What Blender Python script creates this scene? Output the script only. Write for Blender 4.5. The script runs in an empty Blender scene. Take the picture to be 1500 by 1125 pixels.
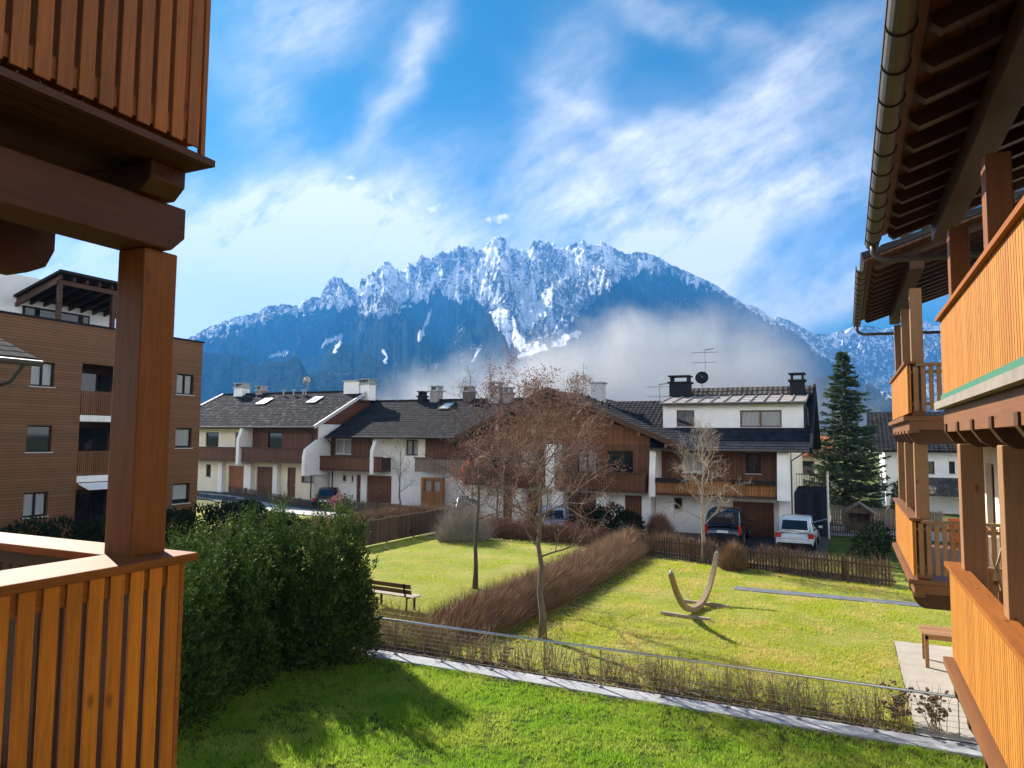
import bpy, math, random
import numpy as np
from mathutils import Vector, Matrix
R_ = math.radians
S = bpy.context.scene
COL = S.collection
random.seed(7); RNG = np.random.default_rng(7)
EYE = (0.0, 0.0, 5.3)

# ------------------------------------------------------------------ camera
cam = bpy.data.cameras.new('camera'); camo = bpy.data.objects.new('camera', cam); COL.objects.link(camo)
YAW, PIT, ROL = R_(25), R_(4.3), R_(.45)
CAMR = Matrix.Rotation(YAW, 3, 'Z') @ Matrix.Rotation(math.pi/2+PIT, 3, 'X') @ Matrix.Rotation(ROL, 3, 'Z')
camo.matrix_world = Matrix.Translation(EYE) @ CAMR.to_4x4()
cam.sensor_width = 36; cam.lens = 36*1050/1500; cam.clip_start = .05; cam.clip_end = 30000
S.camera = camo
# ------------------------------------------------------------------ light
SUN_DIR = Vector((-.883*math.cos(R_(34)), .474*math.cos(R_(34)), math.sin(R_(34)))).normalized()
sun = bpy.data.lights.new('sun', 'SUN'); suno = bpy.data.objects.new('sun', sun); COL.objects.link(suno)
sun.energy = 5.0; sun.angle = R_(.5); sun.color = (1, .93, .82)
suno.rotation_euler = SUN_DIR.to_track_quat('Z', 'Y').to_euler(); suno.location = (-60, 30, 60)
S.view_settings.view_transform = 'Standard'; S.view_settings.look = 'None'
S.view_settings.gamma = 1; S.view_settings.exposure = 1.6
S.cycles.volume_bounces = 0; S.cycles.max_bounces = 8; S.cycles.transparent_max_bounces = 16
S.cycles.use_denoising = True
S.cycles.volume_step_rate = 1.0; S.cycles.volume_max_steps = 128

# ------------------------------------------------------------------ sky
class NT:
    """small helper round a node tree"""
    def __init__(s, t): s.t = t
    def n(s, ty, **kw):
        o = s.t.nodes.new(ty)
        for k, v in kw.items():
            if k == 'inp':
                for a, b in v.items(): s.set(o.inputs[a], b)
            else: setattr(o, k, v)
        return o
    def set(s, sock, v):
        if isinstance(v, bpy.types.NodeSocket): s.t.links.new(v, sock)
        elif isinstance(v, tuple) and len(v) == 3 and sock.type == 'RGBA': sock.default_value = (*v, 1)
        else: sock.default_value = v
    def m(s, op, a, b=0., c=0., clamp=False):
        o = s.n('ShaderNodeMath', operation=op); o.use_clamp = clamp
        for i, v in enumerate((a, b, c)):
            if i < len(o.inputs): s.set(o.inputs[i], v)
        return o.outputs[0]
    def v(s, op, a, b=(0, 0, 0)):
        o = s.n('ShaderNodeVectorMath', operation=op); s.set(o.inputs[0], a); s.set(o.inputs[1], b)
        return o.outputs['Value'] if op in ('DOT_PRODUCT', 'LENGTH', 'DISTANCE') else o.outputs[0]
    def xyz(s, x, y, z=0.):
        o = s.n('ShaderNodeCombineXYZ'); s.set(o.inputs[0], x); s.set(o.inputs[1], y); s.set(o.inputs[2], z); return o.outputs[0]
    def sep(s, v):
        o = s.n('ShaderNodeSeparateXYZ'); s.set(o.inputs[0], v); return o.outputs
    def noise(s, v, scale, det=4., rough=.55, dist=0.):
        o = s.n('ShaderNodeTexNoise', inp={'Scale': scale, 'Detail': det, 'Roughness': rough, 'Distortion': dist})
        s.set(o.inputs['Vector'], v); return o.outputs['Fac']
    def mix(s, f, a, b):
        o = s.n('ShaderNodeMix', data_type='RGBA'); s.set(o.inputs[0], f); s.set(o.inputs[6], a); s.set(o.inputs[7], b); return o.outputs[2]
    def ramp(s, f, lo, hi):
        o = s.n('ShaderNodeMapRange'); s.set(o.inputs[0], f); s.set(o.inputs[1], lo); s.set(o.inputs[2], hi); return o.outputs[0]

W = bpy.data.worlds.new('World'); S.world = W; W.use_nodes = True
W.node_tree.nodes.clear(); N = NT(W.node_tree)
out = N.n('ShaderNodeOutputWorld'); bg = N.n('ShaderNodeBackground', inp={'Strength': .085}); N.t.links.new(bg.outputs[0], out.inputs[0])
sky = N.n('ShaderNodeTexSky', sky_type='NISHITA', sun_disc=False, sun_elevation=R_(34), sun_rotation=math.atan2(SUN_DIR.x, SUN_DIR.y), air_density=1.0, dust_density=.3, ozone_density=3.0)
d = N.n('ShaderNodeTexCoord').outputs['Generated']
rgt, upv, fwd = [tuple(CAMR.col[0]), tuple(CAMR.col[1]), tuple(-CAMR.col[2])]
fd = N.v('DOT_PRODUCT', d, fwd); fdc = N.m('MAXIMUM', fd, .08)
u = N.m('DIVIDE', N.v('DOT_PRODUCT', d, rgt), fdc); w = N.m('DIVIDE', N.v('DOT_PRODUCT', d, upv), fdc)
P = N.xyz(u, w)                                        # the valley's southern sky as a flat chart fixed to the world
warp = N.n('ShaderNodeTexNoise', inp={'Vector': P, 'Scale': 3.2, 'Detail': 4., 'Roughness': .6})
wv = N.v('MULTIPLY', N.v('SUBTRACT', warp.outputs['Color'], (.5, .5, .5)), (.2, .2, 0))
PW = N.v('ADD', P, wv)
def blob(cx, cy, sx, sy, ang, amp):
    c = ((cx-750)/1050, -(cy-562.5)/1050, 0)
    q = N.v('SUBTRACT', PW, c); a = R_(ang)
    x = N.v('DOT_PRODUCT', q, (math.cos(a)*1050/sx, math.sin(a)*1050/sx, 0)); y = N.v('DOT_PRODUCT', q, (-math.sin(a)*1050/sy, math.cos(a)*1050/sy, 0))
    r2 = N.m('ADD', N.m('MULTIPLY', x, x), N.m('MULTIPLY', y, y))
    return N.m('MULTIPLY', N.m('EXPONENT', N.m('MULTIPLY', r2, -1)), amp)
tot = None
for b in [(290, 405, 320, 105, 8, 2.2), (430, 335, 190, 55, 15, .7), (590, 110, 120, 28, 66, .75), (430, 40, 130, 70, 30, .62), (375, 180, 60, 40, -40, .4),
          (1000, 260, 300, 90, 32, .75), (1120, 120, 240, 38, 36, .40), (1050, 340, 210, 70, 24, 1.0), (820, 160, 150, 50, 70, .5), (900, 190, 120, 24, -38, .45),
          (750, 400, 500, 60, 0, .55), (1200, 440, 190, 40, 12, .75), (1190, 290, 190, 28, 25, .55), (860, 290, 90, 60, -30, .5), (560, 380, 150, 40, 10, .5), (985, 20, 150, 26, -25, .4)]:
    g = blob(*b); tot = g if tot is None else N.m('ADD', tot, g)
ca, sa = math.cos(R_(32)), math.sin(R_(32))
PF = N.v('ADD', P, N.v('MULTIPLY', wv, (.3, .3, 0)))
str_v = N.xyz(N.m('MULTIPLY', N.v('DOT_PRODUCT', PF, (ca, sa, 0)), 2.2), N.m('MULTIPLY', N.v('DOT_PRODUCT', PF, (-sa, ca, 0)), 6.))
fib = N.noise(str_v, 2.0, 7., .58, .15)
fine = N.noise(N.v('MULTIPLY', str_v, (1.4, 1., 1.)), 4.6, 9., .68, .1)
cir = N.m('MULTIPLY', tot, N.ramp(N.m('ADD', N.m('MULTIPLY', fib, .55), N.m('MULTIPLY', fine, .45)), .27, .62))
cum = None                                             # the few small puffs above the peaks
for (cx, cy, r, ry) in [(735, 321, 13, 7), (716, 323, 9, 7), (637, 304, 14, 12), (574, 287, 8, 9), (530, 317, 13, 8), (585, 344, 9, 8), (511, 258, 13, 6), (603, 296, 6, 5)]:
    q = N.v('SUBTRACT', N.v('ADD', P, N.v('MULTIPLY', N.v('SUBTRACT', N.n('ShaderNodeTexNoise', inp={'Vector': P, 'Scale': 60., 'Detail': 4.}).outputs['Color'], (.5, .5, .5)), (.03, .03, 0))), ((cx-750)/1050, -(cy-562.5)/1050, 0))
    e = N.v('LENGTH', N.v('MULTIPLY', q, (1050/r, 1050/ry, 0)))
    g = N.ramp(e, 1.25, .35); cum = g if cum is None else N.m('MAXIMUM', cum, g)
front = N.m('MAXIMUM', cir, N.m('MULTIPLY', cum, .95))
ds = N.sep(d)
up_p = N.xyz(N.m('DIVIDE', ds[0], N.m('MAXIMUM', ds[2], .12)), N.m('DIVIDE', ds[1], N.m('MAXIMUM', ds[2], .12)))
rear = N.m('MULTIPLY', N.ramp(N.noise(N.v('MULTIPLY', d, (2., 2., 5.)), 1.2, 6., .6, .4), .28, .5), N.ramp(ds[2], .62, .30))  # unseen bright low cloud behind the viewpoint, added to fill shaded fronts
isf = N.ramp(fd, .45, .62)
cover = N.m('ADD', N.m('MULTIPLY', front, isf), N.m('MULTIPLY', rear, N.m('SUBTRACT', 1., isf)), clamp=True)
tint = N.n('ShaderNodeMix', data_type='RGBA', blend_type='MULTIPLY', inp={0: 1., 6: sky.outputs[0], 7: (.062, .245, .285)})
white = N.mix(isf, (18.5, 17.6, 16.0), (5.6, 5.15, 4.7))
N.t.links.new(N.mix(cover, tint.outputs[2], white), bg.inputs[0])

# ------------------------------------------------------------------ materials
def mat(name, col, rough=.6, var=.2, scale=4., stretch=(1, 1, 1), bump=0., bscale=None, isl=0., metal=0., spec=.4, coat=0., col2=None, detail=5., trans=0.):
    m = bpy.data.materials.new(name); m.use_nodes = True; t = NT(m.node_tree); b = t.t.nodes['Principled BSDF']
    pos = t.n('ShaderNodeNewGeometry'); p = t.v('MULTIPLY', pos.outputs['Position'], tuple(stretch))
    f = t.noise(p, scale, detail, .6)
    f = t.ramp(f, .3, .7)
    c2 = col2 or tuple(min(1, c*(1+var)) for c in col); c1 = col if col2 else tuple(c*(1-var) for c in col)
    c = t.mix(f, c1, c2)
    if isl:
        k = t.ramp(pos.outputs['Random Per Island'], 0., 1.)
        hs = t.n('ShaderNodeHueSaturation'); t.set(hs.inputs['Color'], c)
        t.set(hs.inputs['Value'], t.m('ADD', t.m('MULTIPLY', k, 2*isl), 1-isl))
        t.set(hs.inputs['Hue'], t.m('ADD', t.m('MULTIPLY', k, .02), .49)); c = hs.outputs[0]
    t.set(b.inputs['Base Color'], c); b.inputs['Roughness'].default_value = rough; b.inputs['Metallic'].default_value = metal
    b.inputs['Specular IOR Level'].default_value = spec; b.inputs['Coat Weight'].default_value = coat; b.inputs['Coat Roughness'].default_value = .15
    if bump:
        bn = t.n('ShaderNodeBump', inp={'Strength': bump, 'Distance': .03}); t.set(bn.inputs['Height'], t.noise(p, bscale or scale*2, 4., .6)); t.t.links.new(bn.outputs[0], b.inputs['Normal'])
    if trans:
        tr = t.n('ShaderNodeBsdfTranslucent'); t.set(tr.inputs[0], c); mx = t.n('ShaderNodeMixShader', inp={0: trans})
        t.t.links.new(b.outputs[0], mx.inputs[1]); t.t.links.new(tr.outputs[0], mx.inputs[2]); t.t.links.new(mx.outputs[0], t.t.nodes['Material Output'].inputs[0])
    return m
def wood(name, col, axis, rough=.45, var=.35, isl=.18, coat=0., board=0., board_axis=2, knots=True, spec=.3):
    """timber: grain stretched along one axis, knots, optional board joints"""
    m = bpy.data.materials.new(name); m.use_nodes = True; t = NT(m.node_tree); b = t.t.nodes['Principled BSDF']
    geo = t.n('ShaderNodeNewGeometry'); pos = geo.outputs['Position']; st = [14, 14, 14]; st[axis] = .9
    off = t.xyz(t.m('MULTIPLY', geo.outputs['Random Per Island'], 37.), t.m('MULTIPLY', geo.outputs['Random Per Island'], 91.), t.m('MULTIPLY', geo.outputs['Random Per Island'], 53.))
    p = t.v('ADD', t.v('MULTIPLY', pos, tuple(st)), off)
    g = t.ramp(t.noise(p, 2.2, 8., .68, .8), .28, .74)
    lowf = t.ramp(t.noise(pos, 1.3, 3., .5), .3, .7)
    c = t.mix(g, tuple(x*(1-var) for x in col), tuple(min(1, x*(1+var*.75)) for x in col))
    c = t.mix(t.m('MULTIPLY', lowf, .35), c, tuple(x*.62 for x in col))
    if knots:
        st2 = [7., 7., 7.]; st2[axis] = 3.2
        vo = t.n('ShaderNodeTexVoronoi', inp={'Vector': t.v('ADD', t.v('MULTIPLY', pos, tuple(st2)), off), 'Scale': .62})
        c = t.mix(t.m('MULTIPLY', t.ramp(vo.outputs['Distance'], .13, .04), .75), c, tuple(x*.22 for x in col))
    k = geo.outputs['Random Per Island']
    if board:
        cell = t.m('FLOOR', t.m('MULTIPLY', t.sep(pos)[board_axis], 1/board))
        wn = t.n('ShaderNodeTexWhiteNoise', noise_dimensions='1D'); t.set(wn.inputs['W'], cell); k = wn.outputs['Value']
        fr = t.m('FRACT', t.m('MULTIPLY', t.sep(pos)[board_axis], 1/board))
        gap = t.m('LESS_THAN', fr, .14)
    hs = t.n('ShaderNodeHueSaturation'); t.set(hs.inputs['Color'], c); t.set(hs.inputs['Value'], t.m('ADD', t.m('MULTIPLY', k, 2*isl), 1-isl)); c = hs.outputs[0]
    bh = t.m('MULTIPLY', g, .25)
    if board:
        c = t.mix(gap, c, tuple(x*.25 for x in col)); bh = t.m('SUBTRACT', bh, t.m('MULTIPLY', gap, 2.))
    t.set(b.inputs['Base Color'], c); b.inputs['Roughness'].default_value = rough; b.inputs['Specular IOR Level'].default_value = spec
    b.inputs['Coat Weight'].default_value = coat; b.inputs['Coat Roughness'].default_value = .25
    bn = t.n('ShaderNodeBump', inp={'Strength': .35, 'Distance': .006}); t.set(bn.inputs['Height'], bh); t.t.links.new(bn.outputs[0], b.inputs['Normal'])
    return m
def tile_mat(name, col, axis=0, pitch=.3, light=.0, rough=.85, weather=.18, hump=.4):
    """roof tiles: humps along the eave, each course varied, a little pale weathering"""
    m = bpy.data.materials.new(name); m.use_nodes = True; t = NT(m.node_tree); b = t.t.nodes['Principled BSDF']
    geo = t.n('ShaderNodeNewGeometry'); pos = geo.outputs['Position']; s = t.sep(pos)
    wv = t.m('SINE', t.m('MULTIPLY', s[axis], 2*math.pi/pitch))
    cell = t.n('ShaderNodeTexWhiteNoise', noise_dimensions='2D'); t.set(cell.inputs['Vector'], t.xyz(t.m('FLOOR', t.m('MULTIPLY', s[axis], 1/pitch)), t.m('FLOOR', t.m('MULTIPLY', geo.outputs['Random Per Island'], 400.))))
    n1 = t.ramp(t.noise(pos, .7, 5., .65), .35, .7)
    c = t.mix(cell.outputs['Value'], tuple(x*.72 for x in col), tuple(x*1.35 for x in col))
    c = t.mix(t.m('MULTIPLY', n1, weather), c, (.15, .14, .13))
    if light:
        sv = t.v('MULTIPLY', pos, (1.2, .35, 2.)); c = t.mix(t.m('MULTIPLY', t.ramp(t.noise(sv, 2.2, 3., .5), .56, .66), light), c, (.42, .42, .42))
    t.set(b.inputs['Base Color'], c); b.inputs['Roughness'].default_value = rough; b.inputs['Specular IOR Level'].default_value = .05
    bn = t.n('ShaderNodeBump', inp={'Strength': hump, 'Distance': .04}); t.set(bn.inputs['Height'], wv); t.t.links.new(bn.outputs[0], b.inputs['Normal'])
    return m
def plain(name, col, rough=.5, metal=0., emit=0., spec=.5, coat=0.):
    return mat(name, col, rough, .06, 6., metal=metal, spec=spec, coat=coat)
def glass_mat(name, through):
    m = bpy.data.materials.new(name); m.use_nodes = True; t = NT(m.node_tree); b = t.t.nodes['Principled BSDF']
    b.inputs['Base Color'].default_value = (.012, .016, .02, 1); b.inputs['Roughness'].default_value = .03; b.inputs['Specular IOR Level'].default_value = .6
    if through:
        tr = t.n('ShaderNodeBsdfTransparent'); mx = t.n('ShaderNodeMixShader', inp={0: through})
        t.t.links.new(b.outputs[0], mx.inputs[1]); t.t.links.new(tr.outputs[0], mx.inputs[2]); t.t.links.new(mx.outputs[0], t.t.nodes['Material Output'].inputs[0])
    return m

M = {}
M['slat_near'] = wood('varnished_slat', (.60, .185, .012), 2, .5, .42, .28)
M['slat_up'] = wood('shaded_slat', (.33, .105, .016), 2, .55, .4, .24)  # same wood as the lower slats, its colour darkened for the shade
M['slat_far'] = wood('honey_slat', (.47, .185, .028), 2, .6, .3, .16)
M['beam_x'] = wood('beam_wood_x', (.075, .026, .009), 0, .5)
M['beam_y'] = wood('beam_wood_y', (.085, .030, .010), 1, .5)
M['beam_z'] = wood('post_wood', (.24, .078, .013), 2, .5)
M['cap_y'] = wood('cap_wood_y', (.30, .10, .02), 1, .62, spec=.12)
M['cap_x'] = wood('cap_wood_x', (.30, .10, .02), 0, .62, spec=.12)
M['deck'] = wood('deck_wood', (.075, .027, .010), 1, .55, board=.14, board_axis=0)
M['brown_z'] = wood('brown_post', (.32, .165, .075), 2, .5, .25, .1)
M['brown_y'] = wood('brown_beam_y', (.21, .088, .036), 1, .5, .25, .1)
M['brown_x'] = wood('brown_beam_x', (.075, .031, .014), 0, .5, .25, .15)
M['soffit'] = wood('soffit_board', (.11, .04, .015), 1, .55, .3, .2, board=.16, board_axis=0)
M['louvre'] = wood('shading_wall_board', (.085, .034, .016), 1, .55, .3, .2, board=.2, board_axis=2)
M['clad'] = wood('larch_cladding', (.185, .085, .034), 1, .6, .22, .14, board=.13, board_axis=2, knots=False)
M['board_v'] = wood('dark_balcony_board', (.125, .045, .018), 2, .55, .3, .2, board=.14, board_axis=0, knots=False)
M['board_vy'] = wood('recess_rail_board', (.20, .085, .035), 2, .55, .3, .2, knots=False)
M['board_wall'] = wood('brown_wall_board', (.15, .058, .022), 2, .55, .3, .2, board=.16, board_axis=0, knots=False)
M['board_gable'] = wood('gable_board', (.23, .085, .025), 2, .55, .3, .2, board=.16, board_axis=0, knots=False)
M['board_warm'] = wood('warm_balcony_board', (.33, .14, .04), 2, .55, .3, .25, board=.15, board_axis=0, knots=False)
M['board_grey'] = wood('weathered_board', (.24, .19, .14), 2, .7, .3, .25, board=.15, board_axis=0, knots=False)
M['door_brown'] = wood('garage_door_wood', (.17, .066, .024), 2, .5, .3, .15, board=.18, board_axis=0, knots=False)
M['door_orange'] = wood('orange_door_wood', (.36, .13, .035), 2, .5, .3, .15, board=.18, board_axis=0, knots=False)
M['render'] = mat('white_render', (.86, .845, .81), .85, .06, 1.2, bump=.2, bscale=60)
M['render_warm'] = mat('cream_render', (.84, .75, .57), .85, .06, 1.2, bump=.2, bscale=60)
M['tile_dark'] = tile_mat('anthracite_tile', (.016, .017, .021), 0, .3, .22, .95, .05)
M['tile_dark2'] = tile_mat('weathered_dark_tile', (.022, .022, .025), 0, .3, .05, .95, .06)
M['tile_brown'] = tile_mat('brown_grey_tile', (.085, .072, .062), 0, .3, .1)
M['tile_y'] = tile_mat('dark_tile_y', (.03, .03, .031), 1, .3, .1)
M['tile_slate'] = tile_mat('slate_tile', (.018, .021, .030), 0, .35, .0, .9, .03, .15)
M['sheet'] = mat('pale_roof_sheet', (.30, .265, .25), .7, .25, 3, spec=.2)
M['canopy_tile'] = tile_mat('canopy_tile', (.02, .022, .028), 1, .3, 0, 1., .02, .1)
M['terracotta'] = tile_mat('terracotta_tile', (.36, .12, .06), 0, .3)
M['metal'] = mat('grey_metal', (.26, .25, .24), .38, .15, 5, metal=.8)
M['steel'] = mat('galvanised_steel', (.60, .60, .62), .32, .12, 9, metal=.85)
M['gutter'] = mat('brown_gutter', (.085, .072, .064), .5, .3, 3, metal=.15)
M['white_paint'] = plain('white_paint', (.78, .77, .74), .5)
M['dark_trim'] = mat('dark_trim', (.026, .02, .017), .7, .1, 6, spec=.1)
M['black'] = mat('black_sheet', (.014, .015, .018), .7, .2, 5, spec=.15)
M['grey_trim'] = plain('grey_trim', (.46, .46, .46), .6)
M['glass'] = glass_mat('dark_glass', 0)
M['glass_t'] = glass_mat('clear_glass', .8)
M['curtain'] = mat('white_curtain', (.86, .88, .88), .9, .25, 9, stretch=(3, 3, .2))
M['shutter'] = mat('white_shutter', (.75, .74, .72), .7, .08, 5, stretch=(.2, .2, 9))
M['concrete'] = mat('pale_concrete', (.37, .38, .405), .85, .14, 2.5, bump=.3, bscale=40)
M['paving'] = mat('paving_slab', (.36, .325, .285), .85, .12, 3, bump=.3, bscale=30)
M['asphalt'] = mat('asphalt', (.055, .058, .065), .9, .2, 3, bump=.4, bscale=60)
M['gravel'] = mat('pale_path_gravel', (.40, .385, .36), .9, .15, 4, bump=.4, bscale=30)
M['slate_path'] = mat('grey_path_stone', (.12, .13, .15), .8, .2, 3, bump=.3, bscale=20)
M['edge_board'] = mat('grey_edge_board', (.24, .20, .165), .7, .2, 4)
M['green_strip'] = plain('green_strip', (.03, .16, .09), .6)
M['bark'] = mat('grey_bark', (.17, .135, .10), .9, .35, 8, stretch=(3, 3, .7), bump=.6)
M['bark_dark'] = mat('dark_bark', (.085, .07, .055), .9, .35, 8, stretch=(3, 3, .7), bump=.6)
M['bark_pale'] = mat('pale_bark', (.34, .27, .21), .9, .3, 8, stretch=(3, 3, .7), bump=.6)
M['twig_red'] = mat('reddish_twig', (.26, .175, .135), .9, .3, 4, isl=.3)
M['bud'] = mat('dry_red_leaf', (.17, .082, .065), .8, .35, 3, isl=.45, trans=.25)
M['yew'] = mat('yew_needle', (.020, .040, .011), .75, .4, 2.5, isl=.6, col2=(.095, .15, .025), spec=.12, trans=.06)
M['yew_tip'] = mat('yew_young_needle', (.04, .075, .016), .75, .4, 2.5, isl=.5, col2=(.11, .17, .03), spec=.12, trans=.15)
M['conifer'] = mat('conifer_needle', (.035, .07, .022), .6, .4, 3, isl=.45, col2=(.07, .12, .03), trans=.1)
M['spruce'] = mat('spruce_needle', (.03, .052, .022), .75, .35, 2, isl=.45, col2=(.085, .125, .05), trans=.1)
M['dark_hedge'] = mat('dark_hedge_leaf', (.014, .024, .010), .9, .4, 3, isl=.4, spec=.08)
M['hedge_brown'] = mat('brown_hedge_twig', (.20, .115, .07), .9, .35, 1.5, isl=.45, col2=(.34, .21, .125))
M['hedge_grey'] = mat('grey_hedge_twig', (.25, .215, .19), .9, .35, 2, isl=.45, col2=(.36, .31, .26))
M['hedge_rust'] = mat('rust_hedge_twig', (.20, .085, .05), .9, .35, 2, isl=.45, col2=(.26, .15, .09))
M['dry'] = mat('dry_stem', (.33, .235, .13), .9, .3, 4, isl=.4)
M['dry_head'] = mat('dry_flower_head', (.16, .09, .06), .9, .3, 4, isl=.4)
M['blossom'] = mat('pink_blossom', (.42, .20, .21), .8, .3, 4, isl=.4, trans=.2)
M['teak'] = wood('table_wood', (.36, .19, .08), 0, .5)
M['bench_dark'] = wood('bench_slat_dark', (.10, .045, .025), 0, .5)
M['bench_grey'] = wood('bench_seat_grey', (.40, .33, .26), 0, .6)
M['picket'] = wood('picket_wood', (.10, .062, .04), 2, .7, .3, .35, knots=False)
M['hammock_wood'] = wood('larch_arc', (.34, .24, .14), 2, .6, knots=False)
M['orange_cloth'] = plain('orange_cloth', (.65, .16, .05), .7)
M['shed_wood'] = wood('shed_wood', (.13, .09, .06), 2, .7, board=.12, board_axis=0)

def grass_ground(name, c1, c2, c3, scale):
    m = bpy.data.materials.new(name); m.use_nodes = True; t = NT(m.node_tree); b = t.t.nodes['Principled BSDF']
    p = t.n('ShaderNodeNewGeometry').outputs['Position']
    a = t.ramp(t.noise(p, scale, 6., .65), .36, .64); f = t.ramp(t.noise(p, 22., 4., .7), .3, .7); bare = t.ramp(t.noise(t.v('ADD', p, (7., 3., 0)), scale*.55, 5., .6), .5, .68)
    c = t.mix(a, c1, c2); c = t.mix(t.m('MULTIPLY', bare, .75), c, c3); c = t.mix(t.m('MULTIPLY', f, .5), c, tuple(x*.5 for x in c1))
    t.set(b.inputs['Base Color'], c); b.inputs['Roughness'].default_value = .9; b.inputs['Specular IOR Level'].default_value = .1
    bn = t.n('ShaderNodeBump', inp={'Strength': .8, 'Distance': .06}); t.set(bn.inputs['Height'], t.noise(p, 30., 5., .7)); t.t.links.new(bn.outputs[0], b.inputs['Normal'])
    return m
M['lawn_near'] = grass_ground('lush_lawn_soil', (.05, .09, .01), (.10, .16, .016), (.15, .13, .03), .8)
M['lawn_mid'] = grass_ground('spring_lawn', (.22, .27, .03), (.36, .37, .07), (.46, .38, .16), .5)
M['ground'] = grass_ground('valley_ground', (.10, .13, .03), (.15, .16, .05), (.2, .17, .09), .3)
def blade_mat(name, c1, c2, c3):
    m = bpy.data.materials.new(name); m.use_nodes = True; t = NT(m.node_tree); b = t.t.nodes['Principled BSDF']
    g = t.n('ShaderNodeNewGeometry'); p = g.outputs['Position']
    c = t.mix(g.outputs['Random Per Island'], c1, c2); c = t.mix(t.m('MULTIPLY', t.ramp(t.noise(p, .7, 5., .65), .42, .60), .9), c, c3)
    t.set(b.inputs['Base Color'], c); b.inputs['Roughness'].default_value = .6; b.inputs['Specular IOR Level'].default_value = .25
    tr = t.n('ShaderNodeBsdfTranslucent'); t.set(tr.inputs[0], c); mx = t.n('ShaderNodeMixShader', inp={0: .45})
    t.t.links.new(b.outputs[0], mx.inputs[1]); t.t.links.new(tr.outputs[0], mx.inputs[2]); t.t.links.new(mx.outputs[0], t.t.nodes['Material Output'].inputs[0])
    return m
M['blade_near'] = blade_mat('lush_blade', (.18, .35, .014), (.38, .57, .055), (.44, .53, .08))
M['blade_mid'] = blade_mat('dry_blade', (.33, .42, .02), (.60, .60, .08), (.66, .53, .19))

# ------------------------------------------------------------------ mesh helpers
def tag(o, label=None, cat=None, group=None, kind=None):
    if label: o['label'] = label
    if cat: o['category'] = cat
    if group: o['group'] = group
    if kind: o['kind'] = kind
    return o
def thing(name, loc, label, cat, group=None):
    o = bpy.data.objects.new(name, None); COL.objects.link(o); o.location = loc; o.empty_display_size = .3
    return tag(o, label, cat, group)
def root_loc(p):
    v = Vector((0, 0, 0))
    while p is not None: v = v+p.location; p = p.parent
    return v
def link_mesh(name, me, material, parent=None, loc=None):
    o = bpy.data.objects.new(name, me); COL.objects.link(o); me.materials.append(material)
    if parent is not None: o.parent = parent
    elif loc is not None: o.location = loc
    return o
class MB:
    def __init__(s): s.v = []; s.f = []; s.sm = False
    def add(s, vs, fs):
        k = len(s.v); s.v += [tuple(v) for v in vs]; s.f += [tuple(i+k for i in f) for f in fs]; return s
    def box(s, x0, x1, y0, y1, z0, z1):
        x0, x1 = sorted((x0, x1)); y0, y1 = sorted((y0, y1)); z0, z1 = sorted((z0, z1))
        return s.add([(x0, y0, z0), (x1, y0, z0), (x1, y1, z0), (x0, y1, z0), (x0, y0, z1), (x1, y0, z1), (x1, y1, z1), (x0, y1, z1)],
                     [(3, 2, 1, 0), (4, 5, 6, 7), (0, 1, 5, 4), (1, 2, 6, 5), (2, 3, 7, 6), (3, 0, 4, 7)])
    def bar(s, a, b, wx, wy, up=(0, 0, 1)):
        a = Vector(a); b = Vector(b); d = (b-a).normalized(); u = Vector(up)
        if abs(d.dot(u)) > .95: u = Vector((1, 0, 0))
        r = d.cross(u).normalized()*wx/2; u = r.cross(d).normalized()*wy/2
        vs = [p+sx*r+sy*u for p in (a, b) for sx, sy in ((-1, -1), (1, -1), (1, 1), (-1, 1))]
        return s.add(vs, [(0, 3, 2, 1)[::-1], (4, 5, 6, 7), (0, 1, 5, 4), (1, 2, 6, 5), (2, 3, 7, 6), (3, 0, 4, 7)])
    def prism(s, poly, fn, a, b):
        """poly: 2-D outline, fn(u, v, w) -> point, extruded w from a to b"""
        n = len(poly); vs = [fn(*p, a) for p in poly]+[fn(*p, b) for p in poly]
        return s.add(vs, [tuple(range(n))[::-1], tuple(range(n, 2*n))]+[(i, (i+1) % n, n+(i+1) % n, n+i) for i in range(n)])
    def tube(s, pts, rad, n=6, cap=True):
        pts = [Vector(p) for p in pts]; rs = rad if hasattr(rad, '__len__') else [rad]*len(pts); k = len(s.v); ref = None
        for i, p in enumerate(pts):
            d = (pts[min(i+1, len(pts)-1)]-pts[max(i-1, 0)]).normalized()
            if ref is None: ref = d.orthogonal().normalized()
            ref = (ref-d*ref.dot(d)); ref = ref.normalized() if ref.length > 1e-6 else d.orthogonal().normalized()
            b = d.cross(ref)
            for j in range(n):
                a = 2*math.pi*j/n; s.v.append(tuple(p+(ref*math.cos(a)+b*math.sin(a))*rs[i]))
        for i in range(len(pts)-1):
            for j in range(n):
                s.f.append((k+i*n+j, k+i*n+(j+1) % n, k+(i+1)*n+(j+1) % n, k+(i+1)*n+j))
        if cap: s.f.append(tuple(k+j for j in range(n))[::-1]); s.f.append(tuple(k+(len(pts)-1)*n+j for j in range(n)))
        return s
    def quad(s, a, b, c, d): return s.add([a, b, c, d], [(0, 1, 2, 3)])
    def build(s, name, material, parent=None, loc=None, smooth=False, bevel=0., label=None):
        off = root_loc(parent) if parent is not None else Vector(loc or (0, 0, 0))
        me = bpy.data.meshes.new(name); me.from_pydata([tuple(Vector(v)-off) for v in s.v], [], s.f)
        if smooth: me.polygons.foreach_set('use_smooth', [True]*len(me.polygons))
        me.update(); o = link_mesh(name, me, material, parent, loc)
        if bevel:
            b = o.modifiers.new('bevel', 'BEVEL'); b.width = bevel; b.segments = 2; b.limit_method = 'ANGLE'
        if label: o['label'] = label
        return o
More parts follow.
